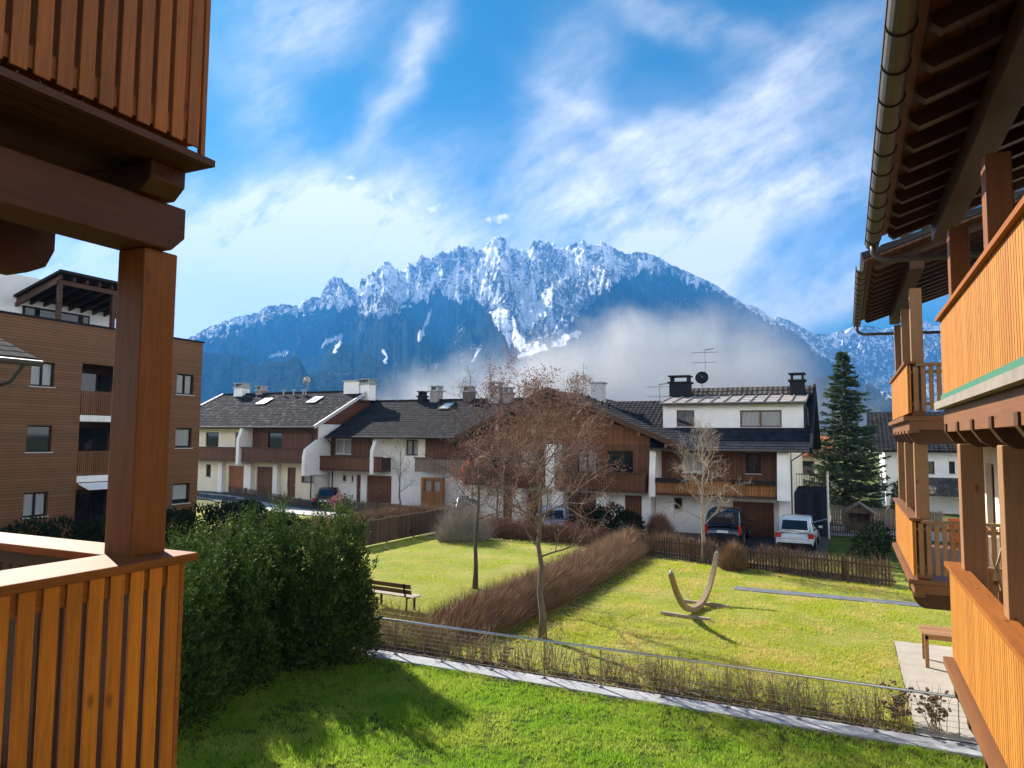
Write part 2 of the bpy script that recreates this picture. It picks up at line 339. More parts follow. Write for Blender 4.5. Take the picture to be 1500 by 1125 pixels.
def np_mesh(name, V, nper, material, parent=None, loc=None):
    """V: (k*nper, 3) array, every nper vertices one face"""
    V = np.asarray(V, dtype=np.float64); off = np.array(root_loc(parent) if parent is not None else (loc or (0, 0, 0)))
    V = V-off; nv = len(V); nf = nv//nper
    me = bpy.data.meshes.new(name); me.vertices.add(nv); me.vertices.foreach_set('co', V.astype(np.float32).ravel())
    me.loops.add(nv); me.loops.foreach_set('vertex_index', np.arange(nv, dtype=np.int32))
    me.polygons.add(nf); me.polygons.foreach_set('loop_start', (np.arange(nf)*nper).astype(np.int32)); me.polygons.foreach_set('loop_total', np.full(nf, nper, dtype=np.int32))
    me.update(calc_edges=True); me.validate()
    return link_mesh(name, me, material, parent, loc)
def unit(a): return a/np.maximum(np.linalg.norm(a, axis=1, keepdims=True), 1e-9)
def leaves(P, D, L, Wd, curve=0.):
    """diamond leaves: centres P, directions D"""
    n = len(P); D = unit(D); r = unit(np.cross(D, RNG.normal(size=(n, 3)))); L = np.broadcast_to(np.asarray(L, float).reshape(-1, 1), (n, 1)); Wd = np.broadcast_to(np.asarray(Wd, float).reshape(-1, 1), (n, 1))
    up = np.cross(r, D)
    V = np.stack([P, P+D*L*.45+r*Wd*.5+up*L*curve, P+D*L, P+D*L*.45-r*Wd*.5+up*L*curve], 1)
    return V.reshape(-1, 3)
def blades(P, D, L, Wd):
    n = len(P); D = unit(D); r = unit(np.cross(D, RNG.normal(size=(n, 3)))); L = np.asarray(L, float).reshape(-1, 1); Wd = np.broadcast_to(np.asarray(Wd, float).reshape(-1, 1), (n, 1))
    return np.stack([P-r*Wd*.5, P+r*Wd*.5, P+D*L], 1).reshape(-1, 3)
def vnoise(x, y, seed=0):
    """smooth value noise on arrays, about -1..1"""
    xi = np.floor(x).astype(np.int64); yi = np.floor(y).astype(np.int64); fx = x-xi; fy = y-yi
    fx = fx*fx*fx*(fx*(fx*6-15)+10); fy = fy*fy*fy*(fy*(fy*6-15)+10)
    def h(a, b):
        n = (a*374761393+b*668265263+seed*144665) & 0x7fffffff; n = ((n ^ (n >> 13))*1274126177) & 0x7fffffff
        return ((n ^ (n >> 16)) & 0xffff)/32767.5-1
    return (h(xi, yi)*(1-fx)+h(xi+1, yi)*fx)*(1-fy)+(h(xi, yi+1)*(1-fx)+h(xi+1, yi+1)*fx)*fy
def fbm(x, y, o=5, seed=0, g=.5):
    r = 0; a = 1; t = 0
    for i in range(o): r = r+a*vnoise(x*2**i, y*2**i, seed+i*17); t += a; a *= g
    return r/t
def ridged(x, y, o=5, seed=0, g=.55):
    r = 0; a = 1; t = 0
    for i in range(o): r = r+a*(1-np.abs(vnoise(x*2**i, y*2**i, seed+i*31))*2); t += a; a *= g
    return r/t

def ray(px, py): return CAMR @ Vector(((px-750)/1050, -(py-562.5)/1050, -1))
def onY(px, py, y):
    d = ray(px, py); t = y/d.y; return (t*d.x, y, 5.3+t*d.z)
def onX(px, py, x):
    d = ray(px, py); t = x/d.x; return (x, t*d.y, 5.3+t*d.z)
def rectY(px0, py0, px1, py1, y):
    a = onY(px0, (py0+py1)/2, y); b = onY(px1, (py0+py1)/2, y); c = onY((px0+px1)/2, py0, y); e = onY((px0+px1)/2, py1, y)
    return a[0], b[0], e[2], c[2]
def rectX(px0, py0, px1, py1, x):
    a = onX(px0, (py0+py1)/2, x); b = onX(px1, (py0+py1)/2, x); c = onX((px0+px1)/2, py0, x); e = onX((px0+px1)/2, py1, x)
    return a[1], b[1], e[2], c[2]
def sst(a, b, x):
    t = min(1, max(0, (x-a)/(b-a))); return t*t*(3-2*t)
def gz(x, y): return .45*sst(-36, -46, x)*sst(34, 44, y)

# a facade frame: a along the wall, b out of it, c up
def FY(y): return lambda a, b, c: (a, y-b, c)          # facade looking towards -Y
def FX(x): return lambda a, b, c: (x+b, a, c)          # facade looking towards +X
def FXn(x): return lambda a, b, c: (x-b, a, c)         # facade looking towards -X
def fbox(mb, F, a0, a1, b0, b1, c0, c1):
    p = F(a0, b0, c0); q = F(a1, b1, c1); return mb.box(p[0], q[0], p[1], q[1], p[2], q[2])
def wall(F, a0, a1, c0, c1, holes, depth=.3, reveal=.22):
    """a wall slab with real openings"""
    mb = MB(); A = sorted({a0, a1, *[v for h in holes for v in h[:2]]}); Cc = sorted({c0, c1, *[v for h in holes for v in h[2:]]})
    A = [v for v in A if a0 <= v <= a1]; Cc = [v for v in Cc if c0 <= v <= c1]
    for i in range(len(A)-1):
        for j in range(len(Cc)-1):
            ma, mc = (A[i]+A[i+1])/2, (Cc[j]+Cc[j+1])/2
            if any(h[0] < ma < h[1] and h[2] < mc < h[3] for h in holes): continue
            mb.quad(F(A[i], 0, Cc[j]), F(A[i+1], 0, Cc[j]), F(A[i+1], 0, Cc[j+1]), F(A[i], 0, Cc[j+1]))
            mb.quad(F(A[i], -depth, Cc[j]), F(A[i], -depth, Cc[j+1]), F(A[i+1], -depth, Cc[j+1]), F(A[i+1], -depth, Cc[j]))
    for h in holes:
        x0, x1, z0, z1 = h
        mb.quad(F(x0, 0, z0), F(x0, -reveal, z0), F(x0, -reveal, z1), F(x0, 0, z1)); mb.quad(F(x1, 0, z0), F(x1, 0, z1), F(x1, -reveal, z1), F(x1, -reveal, z0))
        mb.quad(F(x0, 0, z0), F(x1, 0, z0), F(x1, -reveal, z0), F(x0, -reveal, z0)); mb.quad(F(x0, 0, z1), F(x0, -reveal, z1), F(x1, -reveal, z1), F(x1, 0, z1))
    # back and edges so the slab has thickness
    fb = MB(); x0, x1 = a0, a1
    mb.quad(F(x0, 0, c0), F(x0, 0, c1), F(x0, -depth, c1), F(x0, -depth, c0)); mb.quad(F(x1, 0, c0), F(x1, -depth, c0), F(x1, -depth, c1), F(x1, 0, c1))
    mb.quad(F(x0, 0, c1), F(x1, 0, c1), F(x1, -depth, c1), F(x0, -depth, c1))
    return mb
def window(F, h, parent, frame=None, curtain=None, mull=1, setb=.12, sill=True, name='window', half=None):
    x0, x1, z0, z1 = h; fr = frame or M['dark_trim']; mb = MB(); t = .07; e = .004
    fbox(mb, F, x0+e, x0+t, -setb-.06, -setb, z0+e, z1-e); fbox(mb, F, x1-t, x1-e, -setb-.06, -setb, z0+e, z1-e)
    fbox(mb, F, x0+t, x1-t, -setb-.06, -setb, z0+e, z0+t); fbox(mb, F, x0+t, x1-t, -setb-.06, -setb, z1-t, z1-e)
    for k in range(1, mull):
        c = x0+(x1-x0)*k/mull; fbox(mb, F, c-.045, c+.045, -setb-.06, -setb, z0+t, z1-t)
    w_ = mb.build(name, fr, parent)
    if sill:
        s = MB(); fbox(s, F, x0-.05, x1+.05, -setb+.004, .05, z0-.05, z0-.003); s.build('sill', M['grey_trim'], w_)
    g = MB(); fbox(g, F, x0+t, x1-t, -setb-.04, -setb-.02, z0+t, z1-t); g.build('pane', M['glass_t'] if curtain else M['glass'], w_)
    if curtain:
        c = MB(); n = max(8, int((x1-x0)/.09)); zz0 = z0+t if half is None else z1-(z1-z0)*half
        for i in range(n):
            a = x0+t+(x1-x0-2*t)*i/n; b = x0+t+(x1-x0-2*t)*(i+1)/n; da, db = (-setb-.10+.018*(i % 2), -setb-.10+.018*((i+1) % 2))
            c.quad(F(a, da, zz0), F(b, db, zz0), F(b, db, z1-t), F(a, da, z1-t))
        c.build('curtain', M[curtain], w_)
        if half is not None:
            k = MB(); fbox(k, F, x0+.01, x1-.01, -.215, -.2, z0+.01, z1-.01); k.build('room_back', M['black'], w_)
    return w_
def roof_plane(mb, e0, e1, r0, r1, rows=None, lip=.035, thick=.16):
    """stepped tile courses from the eave e0-e1 up to the ridge r0-r1"""
    e0, e1, r0, r1 = map(Vector, (e0, e1, r0, r1)); n = rows or max(4, int((r0-e0).length/.36))
    nm = (e1-e0).cross(r0-e0).normalized(); nm = nm if nm.z > 0 else -nm
    for i in range(n):
        a, b = i/n, min(1, (i+1.12)/n); p0, p1 = e0.lerp(r0, a), e1.lerp(r1, a); q0, q1 = e0.lerp(r0, b), e1.lerp(r1, b)
        L = nm*lip
        mb.add([p0, p1, q1, q0, p0+L, p1+L, q1+nm*.004, q0+nm*.004], [(4, 5, 6, 7), (0, 1, 5, 4), (1, 2, 6, 5), (3, 0, 4, 7)])
    D = -nm*thick
    mb.add([e0, e1, r1, r0, e0+D, e1+D, r1+D, r0+D], [(4, 7, 6, 5), (0, 4, 5, 1), (1, 5, 6, 2), (2, 6, 7, 3), (3, 7, 4, 0)])
    return mb

# ================================================================== ground
def grid_sheet(name, x0, x1, y0, y1, z, material, nx=2, ny=2, zf=None, poly=None):
    xs = np.linspace(x0, x1, nx); ys = np.linspace(y0, y1, ny); mb = MB()
    for j in range(ny):
        for i in range(nx):
            x, y = xs[i], ys[j]; mb.v.append((x, y, z+(zf(x, y) if zf else 0)))
    for j in range(ny-1):
        for i in range(nx-1): a = j*nx+i; mb.f.append((a, a+1, a+nx+1, a+nx))
    return tag(mb.build(name, material, smooth=True), kind='structure')
def axis_pts(lim, near, step): 
    a = list(np.arange(-near, near+.1, step)); return np.array([-lim, -lim*.4, -lim*.12]+a+[lim*.12, lim*.4, lim])
mb = MB(); gx = axis_pts(4800, 90, 3.); gy = axis_pts(4800, 90, 3.)
for y in gy:
    for x in gx: mb.v.append((x, y, -.03+gz(x, y)))
nx = len(gx)
for j in range(len(gy)-1):
    for i in range(nx-1): a = j*nx+i; mb.f.append((a, a+1, a+nx+1, a+nx))
tag(mb.build('ground', M['ground'], smooth=True), kind='structure')
grid_sheet('front_lawn', -16, 4, 2, 14.6, 0, M['lawn_near'])
grid_sheet('garden_lawn', -26, .996, 15.15, 33.4, 0, M['lawn_mid'])
grid_sheet('garden_lawn', 1.0, 9, 21.9, 33.4, 0, M['lawn_mid'])
grid_sheet('side_lawn', -46, -26.004, 26, 38, 0, M['lawn_mid'], 12, 8, gz)
grid_sheet('driveway', -62, -1.0, 41.4, 48.2, .012, M['asphalt'], 60, 6, gz)
grid_sheet('driveway', -13.5, -1.0, 35.6, 41.396, .012, M['asphalt'])
grid_sheet('terrace_paving', 1.004, 3.4, 15.2, 21.896, .03, M['paving'])
mb = MB(); mb.box(-3.75, 3.0, 26.75, 27.35, -.05, .02); tag(mb.build('stepping_path', M['slate_path']), kind='structure')
mb = MB()
for i in range(12):
    t0, t1 = i/12, (i+1)/12
    p = [Vector((-50, 42.0)).lerp(Vector((-29.5, 37.6)), t) for t in (t0, t1)]; q = [Vector((-50, 44.6)).lerp(Vector((-31.0, 40.4)), t) for t in (t0, t1)]
    mb.quad(*[(v.x, v.y, gz(v.x, v.y)+.018) for v in (p[0], p[1], q[1], q[0])])
tag(mb.build('garden_path', M['gravel']), kind='structure')
grid_sheet('side_yard', -1.0, 40, 33.4, 44, -.01, M['lawn_near'])
grid_sheet('lane', -1.6, 30, 44.4, 56, .012, M['gravel'])

# ------------------------------------------------------------------ mountains
def az(px): return math.atan((px-750)/1050)
def elev(px, py):
    dd = ray(px, py); return dd.z/math.hypot(dd.x, dd.y)
MAIN = [(150, 520), (210, 512), (268, 497), (300, 478), (341, 463), (376, 456), (383, 447), (411, 444), (425, 447), (440, 440), (454, 433), (464, 433), (475, 412), (484, 405), (493, 404), (503, 412), (517, 422), (524, 408), (549, 391), (556, 386), (565, 381), (577, 392), (588, 396), (595, 383), (604, 389), (613, 372), (618, 377), (630, 378), (639, 371), (659, 366), (669, 359), (690, 360), (696, 369), (708, 362), (713, 352), (720, 346), (729, 344), (742, 350), (747, 362), (759, 364), (772, 366), (780, 352), (794, 351), (809, 354), (827, 363), (843, 352), (856, 351), (866, 358), (872, 356), (883, 352), (895, 358), (913, 369), (924, 370), (946, 367), (967, 376), (982, 385), (1003, 394), (1028, 405), (1050, 415), (1072, 432), (1093, 444), (1111, 448), (1133, 466), (1176, 493), (1230, 532), (1284, 565), (1330, 592), (1400, 618), (1500, 634)]
WOODS = [(150, 530), (270, 500), (340, 482), (400, 466), (470, 458), (500, 450), (530, 462), (560, 456), (600, 441), (640, 433), (670, 437), (700, 442), (725, 462), (742, 500), (770, 515), (800, 505), (840, 470), (870, 438), (900, 415), (940, 398), (980, 402), (1030, 415), (1072, 437), (1110, 452), (1180, 500), (1300, 580), (1500, 640)]
SNOWFIELDS = [([(712, 366), (734, 388), (752, 412), (764, 440), (768, 478)], 6), ([(852, 374), (824, 408), (797, 440), (774, 476)], 5.5), ([(876, 418), (846, 440)], 4), ([(686, 378), (716, 428), (742, 474)], 4.5), ([(642, 396), (606, 438)], 4), ([(780, 372), (788, 402), (770, 440)], 5), ([(900, 378), (872, 410)], 4), ([(540, 405), (528, 440)], 4), ([(955, 378), (930, 402)], 3.5)]
MEADOWS = [([(628, 456), (622, 472), (612, 498)], 3), ([(470, 507), (500, 492)], 3), ([(498, 497), (490, 514)], 2.6), ([(556, 460), (598, 449)], 2.6), ([(778, 506), (848, 489)], 4.5), ([(762, 520), (826, 502)], 3.5), ([(396, 522), (420, 516)], 2.5), ([(560, 512), (566, 530)], 2.5), ([(700, 512), (690, 528)], 2.2)]
def make_mountain(name, line, woods, r_ridge, r_foot, px0, px1, nx, ny, seed, snowy):
    th = np.linspace(az(px0), az(px1), nx)
    pxs = 750+1050*np.tan(th)
    lx = np.array([p[0] for p in line]); le = np.array([elev(*p) for p in line])
    H = np.interp(pxs, lx, le)
    jag = np.interp(pxs, [150, 400, 480, 560, 900, 1000, 1110, 1300], [.3, .5, 1., 1.2, 1., .5, .25, .1])
    H = H+jag*(.0050*ridged(th*150, th*0+3, 5, seed, .65)-.0024)
    we = np.interp(pxs, [p[0] for p in woods], np.array([elev(*p) for p in woods])) if woods else H*.3
    T = np.linspace(0, 1.12, ny)
    TH, TT = np.meshgrid(th, T); HH = np.broadcast_to(H, TH.shape); WE = np.broadcast_to(we, TH.shape)
    rr = r_foot+(r_ridge-r_foot)*TT
    rib = fbm(TH*14, TT*1.5, 3, seed+5)*.35
    prof = np.where(TT < .62, .50*(TT/.62)**1.25, .50+.50*((TT-.62)/.38)**1.05)
    prof = np.clip(prof, 0, 1)
    base = HH*r_ridge*prof
    # couloirs running down the rock in crossing diagonals, towers between them, spurs lower down
    wx = TH+.016*fbm(TH*30, TT*7, 4, seed+51); wt = TT+.03*fbm(TH*26+9, TT*6, 4, seed+52)
    ga = ridged(wx*34+wt*7, wt*3.+wx*6, 5, seed+1, .6); gb = ridged(wx*34-wt*8, wt*3.-wx*6, 5, seed+71, .6); g1 = np.maximum(ga, gb)*.6+.4*np.minimum(ga, gb)
    g2 = ridged(wx*13+wt*2.2, wt*3., 4, seed+2); g3 = fbm(TH*150, TT*42, 4, seed+3); g4 = ridged(wx*95+wt*5, wt*15., 4, seed+33)
    g5 = ridged(wx*4.5+wt*.8+3, wt*1.1, 3, seed+81); g6 = ridged(wx*10+wt*1.4+1, wt*1.3, 3, seed+82)
    rock = np.clip((TT-.5)/.2, 0, 1)
    z = base+rock*(g1-.45)*150*np.clip((1.08-TT)/.3, .18, 1)+(1-rock)*((g5-.35)*190+(g2-.35)*34)*np.clip(TT/.25, 0, 1)+rock*(g6-.4)*150*np.clip((1.02-TT)/.3, 0, 1)+rock*(g2-.3)*70*np.clip((1.02-TT)/.3, 0, 1)+rock*(g4-.4)*34+g3*np.where(rock > .5, 20, 5)
    lim = HH*rr*np.where(TT < .97, .975, 1.0)
    near = np.abs(TT-1) < .5/(ny/1.12)*1.01
    z = np.where(TT <= 1, np.minimum(z, lim-2), z)
    i1 = int(np.argmin(np.abs(T-1)))
    z[i1] = H*rr[i1]
    for k in range(i1+1, ny): z[k] = z[i1]-(k-i1)*60
    z[0] = -6
    ca_ = YAW-TH
    X = -np.sin(ca_)*rr; Y = np.cos(ca_)*rr; Z = z+5.3
    el = z/rr
    tex = fbm(TH*60, TT*9, 5, seed+9)
    wood_m = np.clip((WE+.018*fbm(TH*55, TT*7, 5, seed+11)+.010*fbm(TH*260, TT*30, 3, seed+19)-el)/.006+.5, 0, 1)
    # snow lies in the gullies and on benches
    ns = np.gradient(z, axis=0)/np.gradient(rr, axis=0)
    gul = .62*(1-g1)+.20*(1-g2)+.18*(1-g4)
    snow = gul*1.15+.42*tex+.30*g3+snowy-.15*np.clip(ns-1.6, 0, 2)
    snow = np.clip((snow-np.percentile(snow[TT > .55], 40))/.22+.2, 0, 1)
    clear = np.clip((fbm(TH*40+5, TT*14, 4, seed+21)-.38)/.06, 0, 1)*np.clip((TT-.1)/.1, 0, 1)
    stripe = np.clip((ridged(TH*95+TT*4, TT*3.0, 2, seed+23)-.86)/.08, 0, 1)*.5
    streak = np.clip(clear*.9, 0, 1)
    ea = np.interp(pxs, pxs[::8], [elev(q, 500) for q in pxs[::8]]); eb = np.interp(pxs, pxs[::8], [elev(q, 400) for q in pxs[::8]])
    PXm = np.broadcast_to(pxs, TH.shape)+5*fbm(TH*90, TT*30, 4, seed+61); PYm = 500-100*(el-ea)/(eb-ea)+4*fbm(TH*90+7, TT*30, 4, seed+62)
    def fields(lines):
        m_ = np.zeros(TH.shape)
        for pl_, w_ in lines:
            for (ax_, ay_), (bx_, by_) in zip(pl_[:-1], pl_[1:]):
                q = np.clip(((PXm-ax_)*(bx_-ax_)+(PYm-ay_)*(by_-ay_))/((bx_-ax_)**2+(by_-ay_)**2), 0, 1); dd_ = np.hypot(PXm-ax_-q*(bx_-ax_), PYm-ay_-q*(by_-ay_)); m_ = np.maximum(m_, np.clip(1.5-dd_/w_, 0, 1))
        return m_
    if woods and len(woods) > 3:
        snow = np.clip(snow+.75*fields(SNOWFIELDS), 0, 1.5); streak = np.clip(streak*.4+fields(MEADOWS), 0, 1); wood_m = wood_m*(1-fields(SNOWFIELDS)*.9)
    V = np.stack([X, Y, Z], -1).reshape(-1, 3)
    idx = np.arange(nx*ny).reshape(ny, nx); Fq = np.stack([idx[:-1, :-1], idx[:-1, 1:], idx[1:, 1:], idx[1:, :-1]], -1).reshape(-1, 4)
    me = bpy.data.meshes.new(name); me.vertices.add(len(V)); me.vertices.foreach_set('co', V.astype(np.float32).ravel())
    me.loops.add(Fq.size); me.loops.foreach_set('vertex_index', Fq.astype(np.int32).ravel())
    me.polygons.add(len(Fq)); me.polygons.foreach_set('loop_start', (np.arange(len(Fq))*4).astype(np.int32)); me.polygons.foreach_set('loop_total', np.full(len(Fq), 4, dtype=np.int32))
    me.update(calc_edges=True)
    for nm, arr in (('woods', wood_m), ('snow', snow), ('clearing', streak)):
        at_ = me.attributes.new(nm, 'FLOAT', 'POINT'); at_.data.foreach_set('value', arr.astype(np.float32).ravel())
    return tag(link_mesh(name, me, M['mountain']), kind='structure')
m = bpy.data.materials.new('mountain'); m.use_nodes = True; t = NT(m.node_tree); b = t.t.nodes['Principled BSDF']
p = t.n('ShaderNodeNewGeometry').outputs['Position']
def attr(t, nme): return t.n('ShaderNodeAttribute', attribute_name=nme).outputs['Fac']
fz = t.noise(p, .05, 7., .82); fz2 = t.noise(t.v('MULTIPLY', p, (1, 1, .35)), .012, 6., .7)
rockc = t.mix(t.ramp(fz2, .3, .7), (.07, .07, .075), (.22, .21, .205))
sn = t.ramp(t.m('ADD', t.m('MULTIPLY', attr(t, 'snow'), .5), t.m('ADD', .22, t.m('MULTIPLY', t.m('SUBTRACT', fz, .5), 4.6))), .36, .62)
hi = t.mix(sn, rockc, (.86, .88, .92))
trees = t.mix(t.ramp(t.noise(p, .09, 5., .8), .35, .65), (.003, .006, .006), (.040, .055, .050))
cl = t.ramp(t.m('ADD', attr(t, 'clearing'), t.m('MULTIPLY', t.m('SUBTRACT', t.noise(p, .05, 5., .75), .5), 1.3)), .4, .75)
lo = t.mix(cl, trees, (.62, .64, .66))
wm = t.ramp(t.m('ADD', attr(t, 'woods'), t.m('MULTIPLY', t.m('SUBTRACT', t.noise(p, .05, 6., .8), .5), 1.5)), .35, .65)
t.set(b.inputs['Base Color'], t.mix(wm, hi, lo)); b.inputs['Roughness'].default_value = 1.; b.inputs['Specular IOR Level'].default_value = 0.
bn = t.n('ShaderNodeBump', inp={'Distance': 20.}); t.set(bn.inputs['Strength'], t.m('SUBTRACT', 1., t.m('MULTIPLY', wm, .6))); t.set(bn.inputs['Height'], t.m('ADD', t.noise(p, .022, 8., .72), t.m('MULTIPLY', t.m('MULTIPLY', t.noise(p, .11, 3., .7), wm), .6))); t.t.links.new(bn.outputs[0], b.inputs['Normal'])
M['mountain'] = m
make_mountain('mountain', MAIN, WOODS, 3600, 1250, 120, 1480, 860, 300, 3, .0)
FAR = [(1060, 500), (1100, 480), (1125, 470), (1143, 464), (1158, 468), (1176, 478), (1194, 489), (1215, 489), (1237, 484), (1255, 478), (1268, 476), (1284, 477), (1298, 482), (1320, 478), (1360, 470), (1400, 480), (1450, 500), (1500, 510)]
make_mountain('far_mountain', FAR, [(1060, 600), (1500, 640)], 4300, 3700, 1060, 1500, 320, 160, 41, .12)

# ================================================================== row houses
def chimney(parent, x0, x1, z0, z1, y, material, deep=.9, cowl=True, name='chimney'):
    mb = MB(); mb.box(x0, x1, y, y+deep, z0, z1)
    c = mb.build(name, material, parent, bevel=.03)
    k = MB(); k.box(x0-.1, x1+.1, y-.1, y+deep+.1, z1+.003, z1+.10)
    if cowl:
        k.box(x0+.05, x0+.15, y+.05, y+deep-.05, z1+.1, z1+.42); k.box(x1-.15, x1-.05, y+.05, y+deep-.05, z1+.1, z1+.42); k.box(x0-.06, x1+.06, y-.06, y+deep+.06, z1+.423, z1+.50)
    k.build('chimney_cap', M['dark_trim'] if material is M['black'] else M['metal'], c)
    return c
def garage(F, h, parent, material, panels=4, name='garage_door', setb=.15):
    x0, x1, z0, z1 = h; mb = MB(); n = panels
    for i in range(n):
        a, c = z0+(z1-z0)*i/n, z0+(z1-z0)*(i+1)/n
        fbox(mb, F, x0+.01, x1-.01, -setb-.05, -setb, a+.012, c-.012)
    fbox(mb, F, x0+.01, x1-.01, -setb-.07, -setb-.052, z0, z1)
    g = mb.build(name, material, parent)
    k = MB(); fbox(k, F, (x0+x1)/2-.08, (x0+x1)/2+.08, -setb+.002, -setb+.04, z0+.9, z0+.94); k.build('handle', M['metal'], g)
    return g
def door(F, h, parent, material, setb=.12):
    x0, x1, z0, z1 = h; mb = MB(); fbox(mb, F, x0+.06, x1-.06, -setb-.05, -setb, z0+.02, z1-.06)
    for q in range(3): 
        a = z0+.15+(z1-z0-.3)*q/3; fbox(mb, F, x0+.16, x1-.16, -setb+.001, -setb+.018, a+.05, a+(z1-z0-.3)/3-.05)
    fbox(mb, F, x0+.005, x0+.057, -setb-.05, -setb+.03, z0, z1-.005); fbox(mb, F, x1-.057, x1-.005, -setb-.05, -setb+.03, z0, z1-.005); fbox(mb, F, x0+.06, x1-.06, -setb-.05, -setb+.03, z1-.056, z1-.005)
    d_ = mb.build('door', material, parent); k = MB(); fbox(k, F, x1-.2, x1-.12, -setb+.019, -setb+.06, z0+1.0, z0+1.04); k.build('handle', M['steel'], d_)
    return d_
def balcony(parent, F, a0, a1, out_, z0, z1, material, rail=None, slab=.16):
    mb = MB(); fbox(mb, F, a0, a1, .0, out_, z0-slab, z0-.004); bl = mb.build('balcony', M['brown_x'] if rail is None else rail, parent)
    p = MB(); n = max(3, int((a1-a0)/.16)); st = (a1-a0)/n
    for i in range(n): fbox(p, F, a0+i*st+.006, a0+(i+1)*st-.006, out_-.05, out_-.02-.008*(i % 2), z0-.08, z1)
    for s_ in (a0, a1-.04): fbox(p, F, s_, s_+.04, .002, out_-.052, z0+.0, z1)
    p.build('parapet', material, bl)
    c = MB(); fbox(c, F, a0-.06, a1+.06, out_-.16, out_+.08, z1+.002, z1+.07); c.build('handrail', M['brown_x'], bl)
    return bl
def skylight(parent, e, r, x0, x1, t0, t1):
    e = Vector(e); r = Vector(r); n = Vector((0, -(r-e).z, (r-e).y)).normalized()
    def pt(x, t_, h): q = e.lerp(r, t_)+n*h; return (x, q.y, q.z)
    mb = MB()
    for (a, b_, c, d_) in ((x0-.07, x0, t0, t1), (x1, x1+.07, t0, t1), (x0-.07, x1+.07, t0-.015, t0), (x0-.07, x1+.07, t1, t1+.015)):
        mb.add([pt(a, c, .0), pt(b_, c, .0), pt(b_, d_, .0), pt(a, d_, .0), pt(a, c, .12), pt(b_, c, .12), pt(b_, d_, .12), pt(a, d_, .12)], [(4, 5, 6, 7), (0, 1, 5, 4), (1, 2, 6, 5), (2, 3, 7, 6), (3, 0, 4, 7)])
    s_ = mb.build('skylight', M['metal'], parent); g = MB(); g.quad(pt(x0, t0, .1), pt(x1, t0, .1), pt(x1, t1, .1), pt(x0, t1, .1)); g.build('pane', M['sky_glass'], s_)
M['sky_glass'] = mat('skylight_glass', (.55, .58, .6), .12, .05, 3, spec=.8)
def dish(parent, c, r, mast_z, material, tilt=(.3, -.8, .3)):
    mb = MB(); mb.tube([(c[0], c[1]+.12, mast_z), (c[0], c[1]+.12, c[2]+.1)], .03, 6); ms = mb.build('dish_mast', M['metal'], parent)
    d_ = Vector(tilt).normalized(); u_ = d_.orthogonal().normalized(); v_ = d_.cross(u_); k = MB(); n = 20; C0 = Vector(c)
    rings = [(0, -.12), (.5, -.09), (.85, -.035), (1, 0), (1, -.03), (.5, -.13)]
    for rr_, h in rings:
        for j in range(n): a = 2*math.pi*j/n; k.v.append(tuple(C0+d_*h*r*2+(u_*math.cos(a)+v_*math.sin(a))*rr_*r))
    for i in range(len(rings)-1):
        for j in range(n): k.f.append((i*n+j, i*n+(j+1) % n, (i+1)*n+(j+1) % n, (i+1)*n+j))
    k.tube([tuple(C0-v_*r*.8), tuple(C0+d_*r*.9)], .015, 5); k.build('satellite_dish', material, ms, smooth=True)
def yagi(parent, x, y, z0, z1):
    mb = MB(); mb.tube([(x, y, z0), (x, y, z1)], .025, 6)
    for zz, L in ((z1-.1, .9), (z1-.75, .85)):
        mb.tube([(x-L, y, zz), (x+L*.9, y+.1, zz)], .016, 5)
        for k in range(9):
            xx = x-L+k*L*.22; mb.tube([(xx, y-.22, zz+.0), (xx, y+.22, zz)], .008, 4)
    mb.tube([(x-.05, y, z1+.05), (x+.55, y, z1+.12)], .03, 5); mb.build('antenna', M['metal'], parent)

# ---- left block of two dwellings
YL = 46.0; FL = FY(YL); base = .38
L = thing('row_house', (-46.5, 46, 0), 'white and brown terraced block with two garage doors and two skylights, farthest left', 'house', 'chalet style row houses')
def c4(x0, y0, x1, y1, y): return rectY(280+x0/3.41, 540+y0/3.41, 280+x1/3.41, 540+y1/3.41, y)
h_up = [c4(72, 318, 137, 390, YL), c4(220, 318, 239, 390, YL), c4(382, 318, 452, 394, YL)]
h_g = [c4(185, 487, 285, 612, YL), c4(325, 490, 428, 615, YL)]; h_d = [c4(480, 493, 521, 612, YL)]; h_w = [c4(550, 497, 620, 570, YL), c4(74, 478, 98, 540, YL)]
zmin = .3
h_g = [(a, b_, zmin, d_) for a, b_, c_, d_ in h_g]; h_d = [(a, b_, zmin, d_) for a, b_, c_, d_ in h_d]
xr = -38.95
wall(FL, -54.8, xr, -.2, 3.2, h_g+h_d+h_w).build('wall', M['render_warm'], L)
xs = c4(318, 0, 318, 10, YL)[0]
wall(FL, -54.8, xs-.002, 3.204, 6.4, h_up[:2]).build('wall', M['render_warm'], L)
wall(FL, xs, xr, 3.204, 6.4, h_up[2:]).build('wall', M['board_wall'], L, label='dark brown boarded upper wall')
mb = MB(); mb.box(-54.8, -54.5, YL+.31, 58, -.2, 6.3); mb.box(xr-.3, xr, YL+.31, 58, -.2, 6.3)
mb.prism([(46.32, 6.3), (57.9, 6.3), (52, 9.0)], lambda u_, v_, w_: (w_, u_, v_), -54.8, -54.5); mb.box(-54.5, xr-.3, 57.7, 58, -.2, 6.3)
mb.build('side_wall', M['render'], L)
mb = MB(); mb.prism([(46.0, 6.304), (57.9, 6.304), (52, 9.02)], lambda u_, v_, w_: (w_, u_, v_), xr-.3, xr-.004); mb.build('gable', M['board_v'], L)  # dark boards put the shadow under the verge into the gable's colour
for h in h_up: window(FL, h, L, M['dark_trim'], None)
window(FL, h_w[0], L, M['door_brown'], 'shutter', sill=True); window(FL, h_w[1], L, M['dark_trim'])
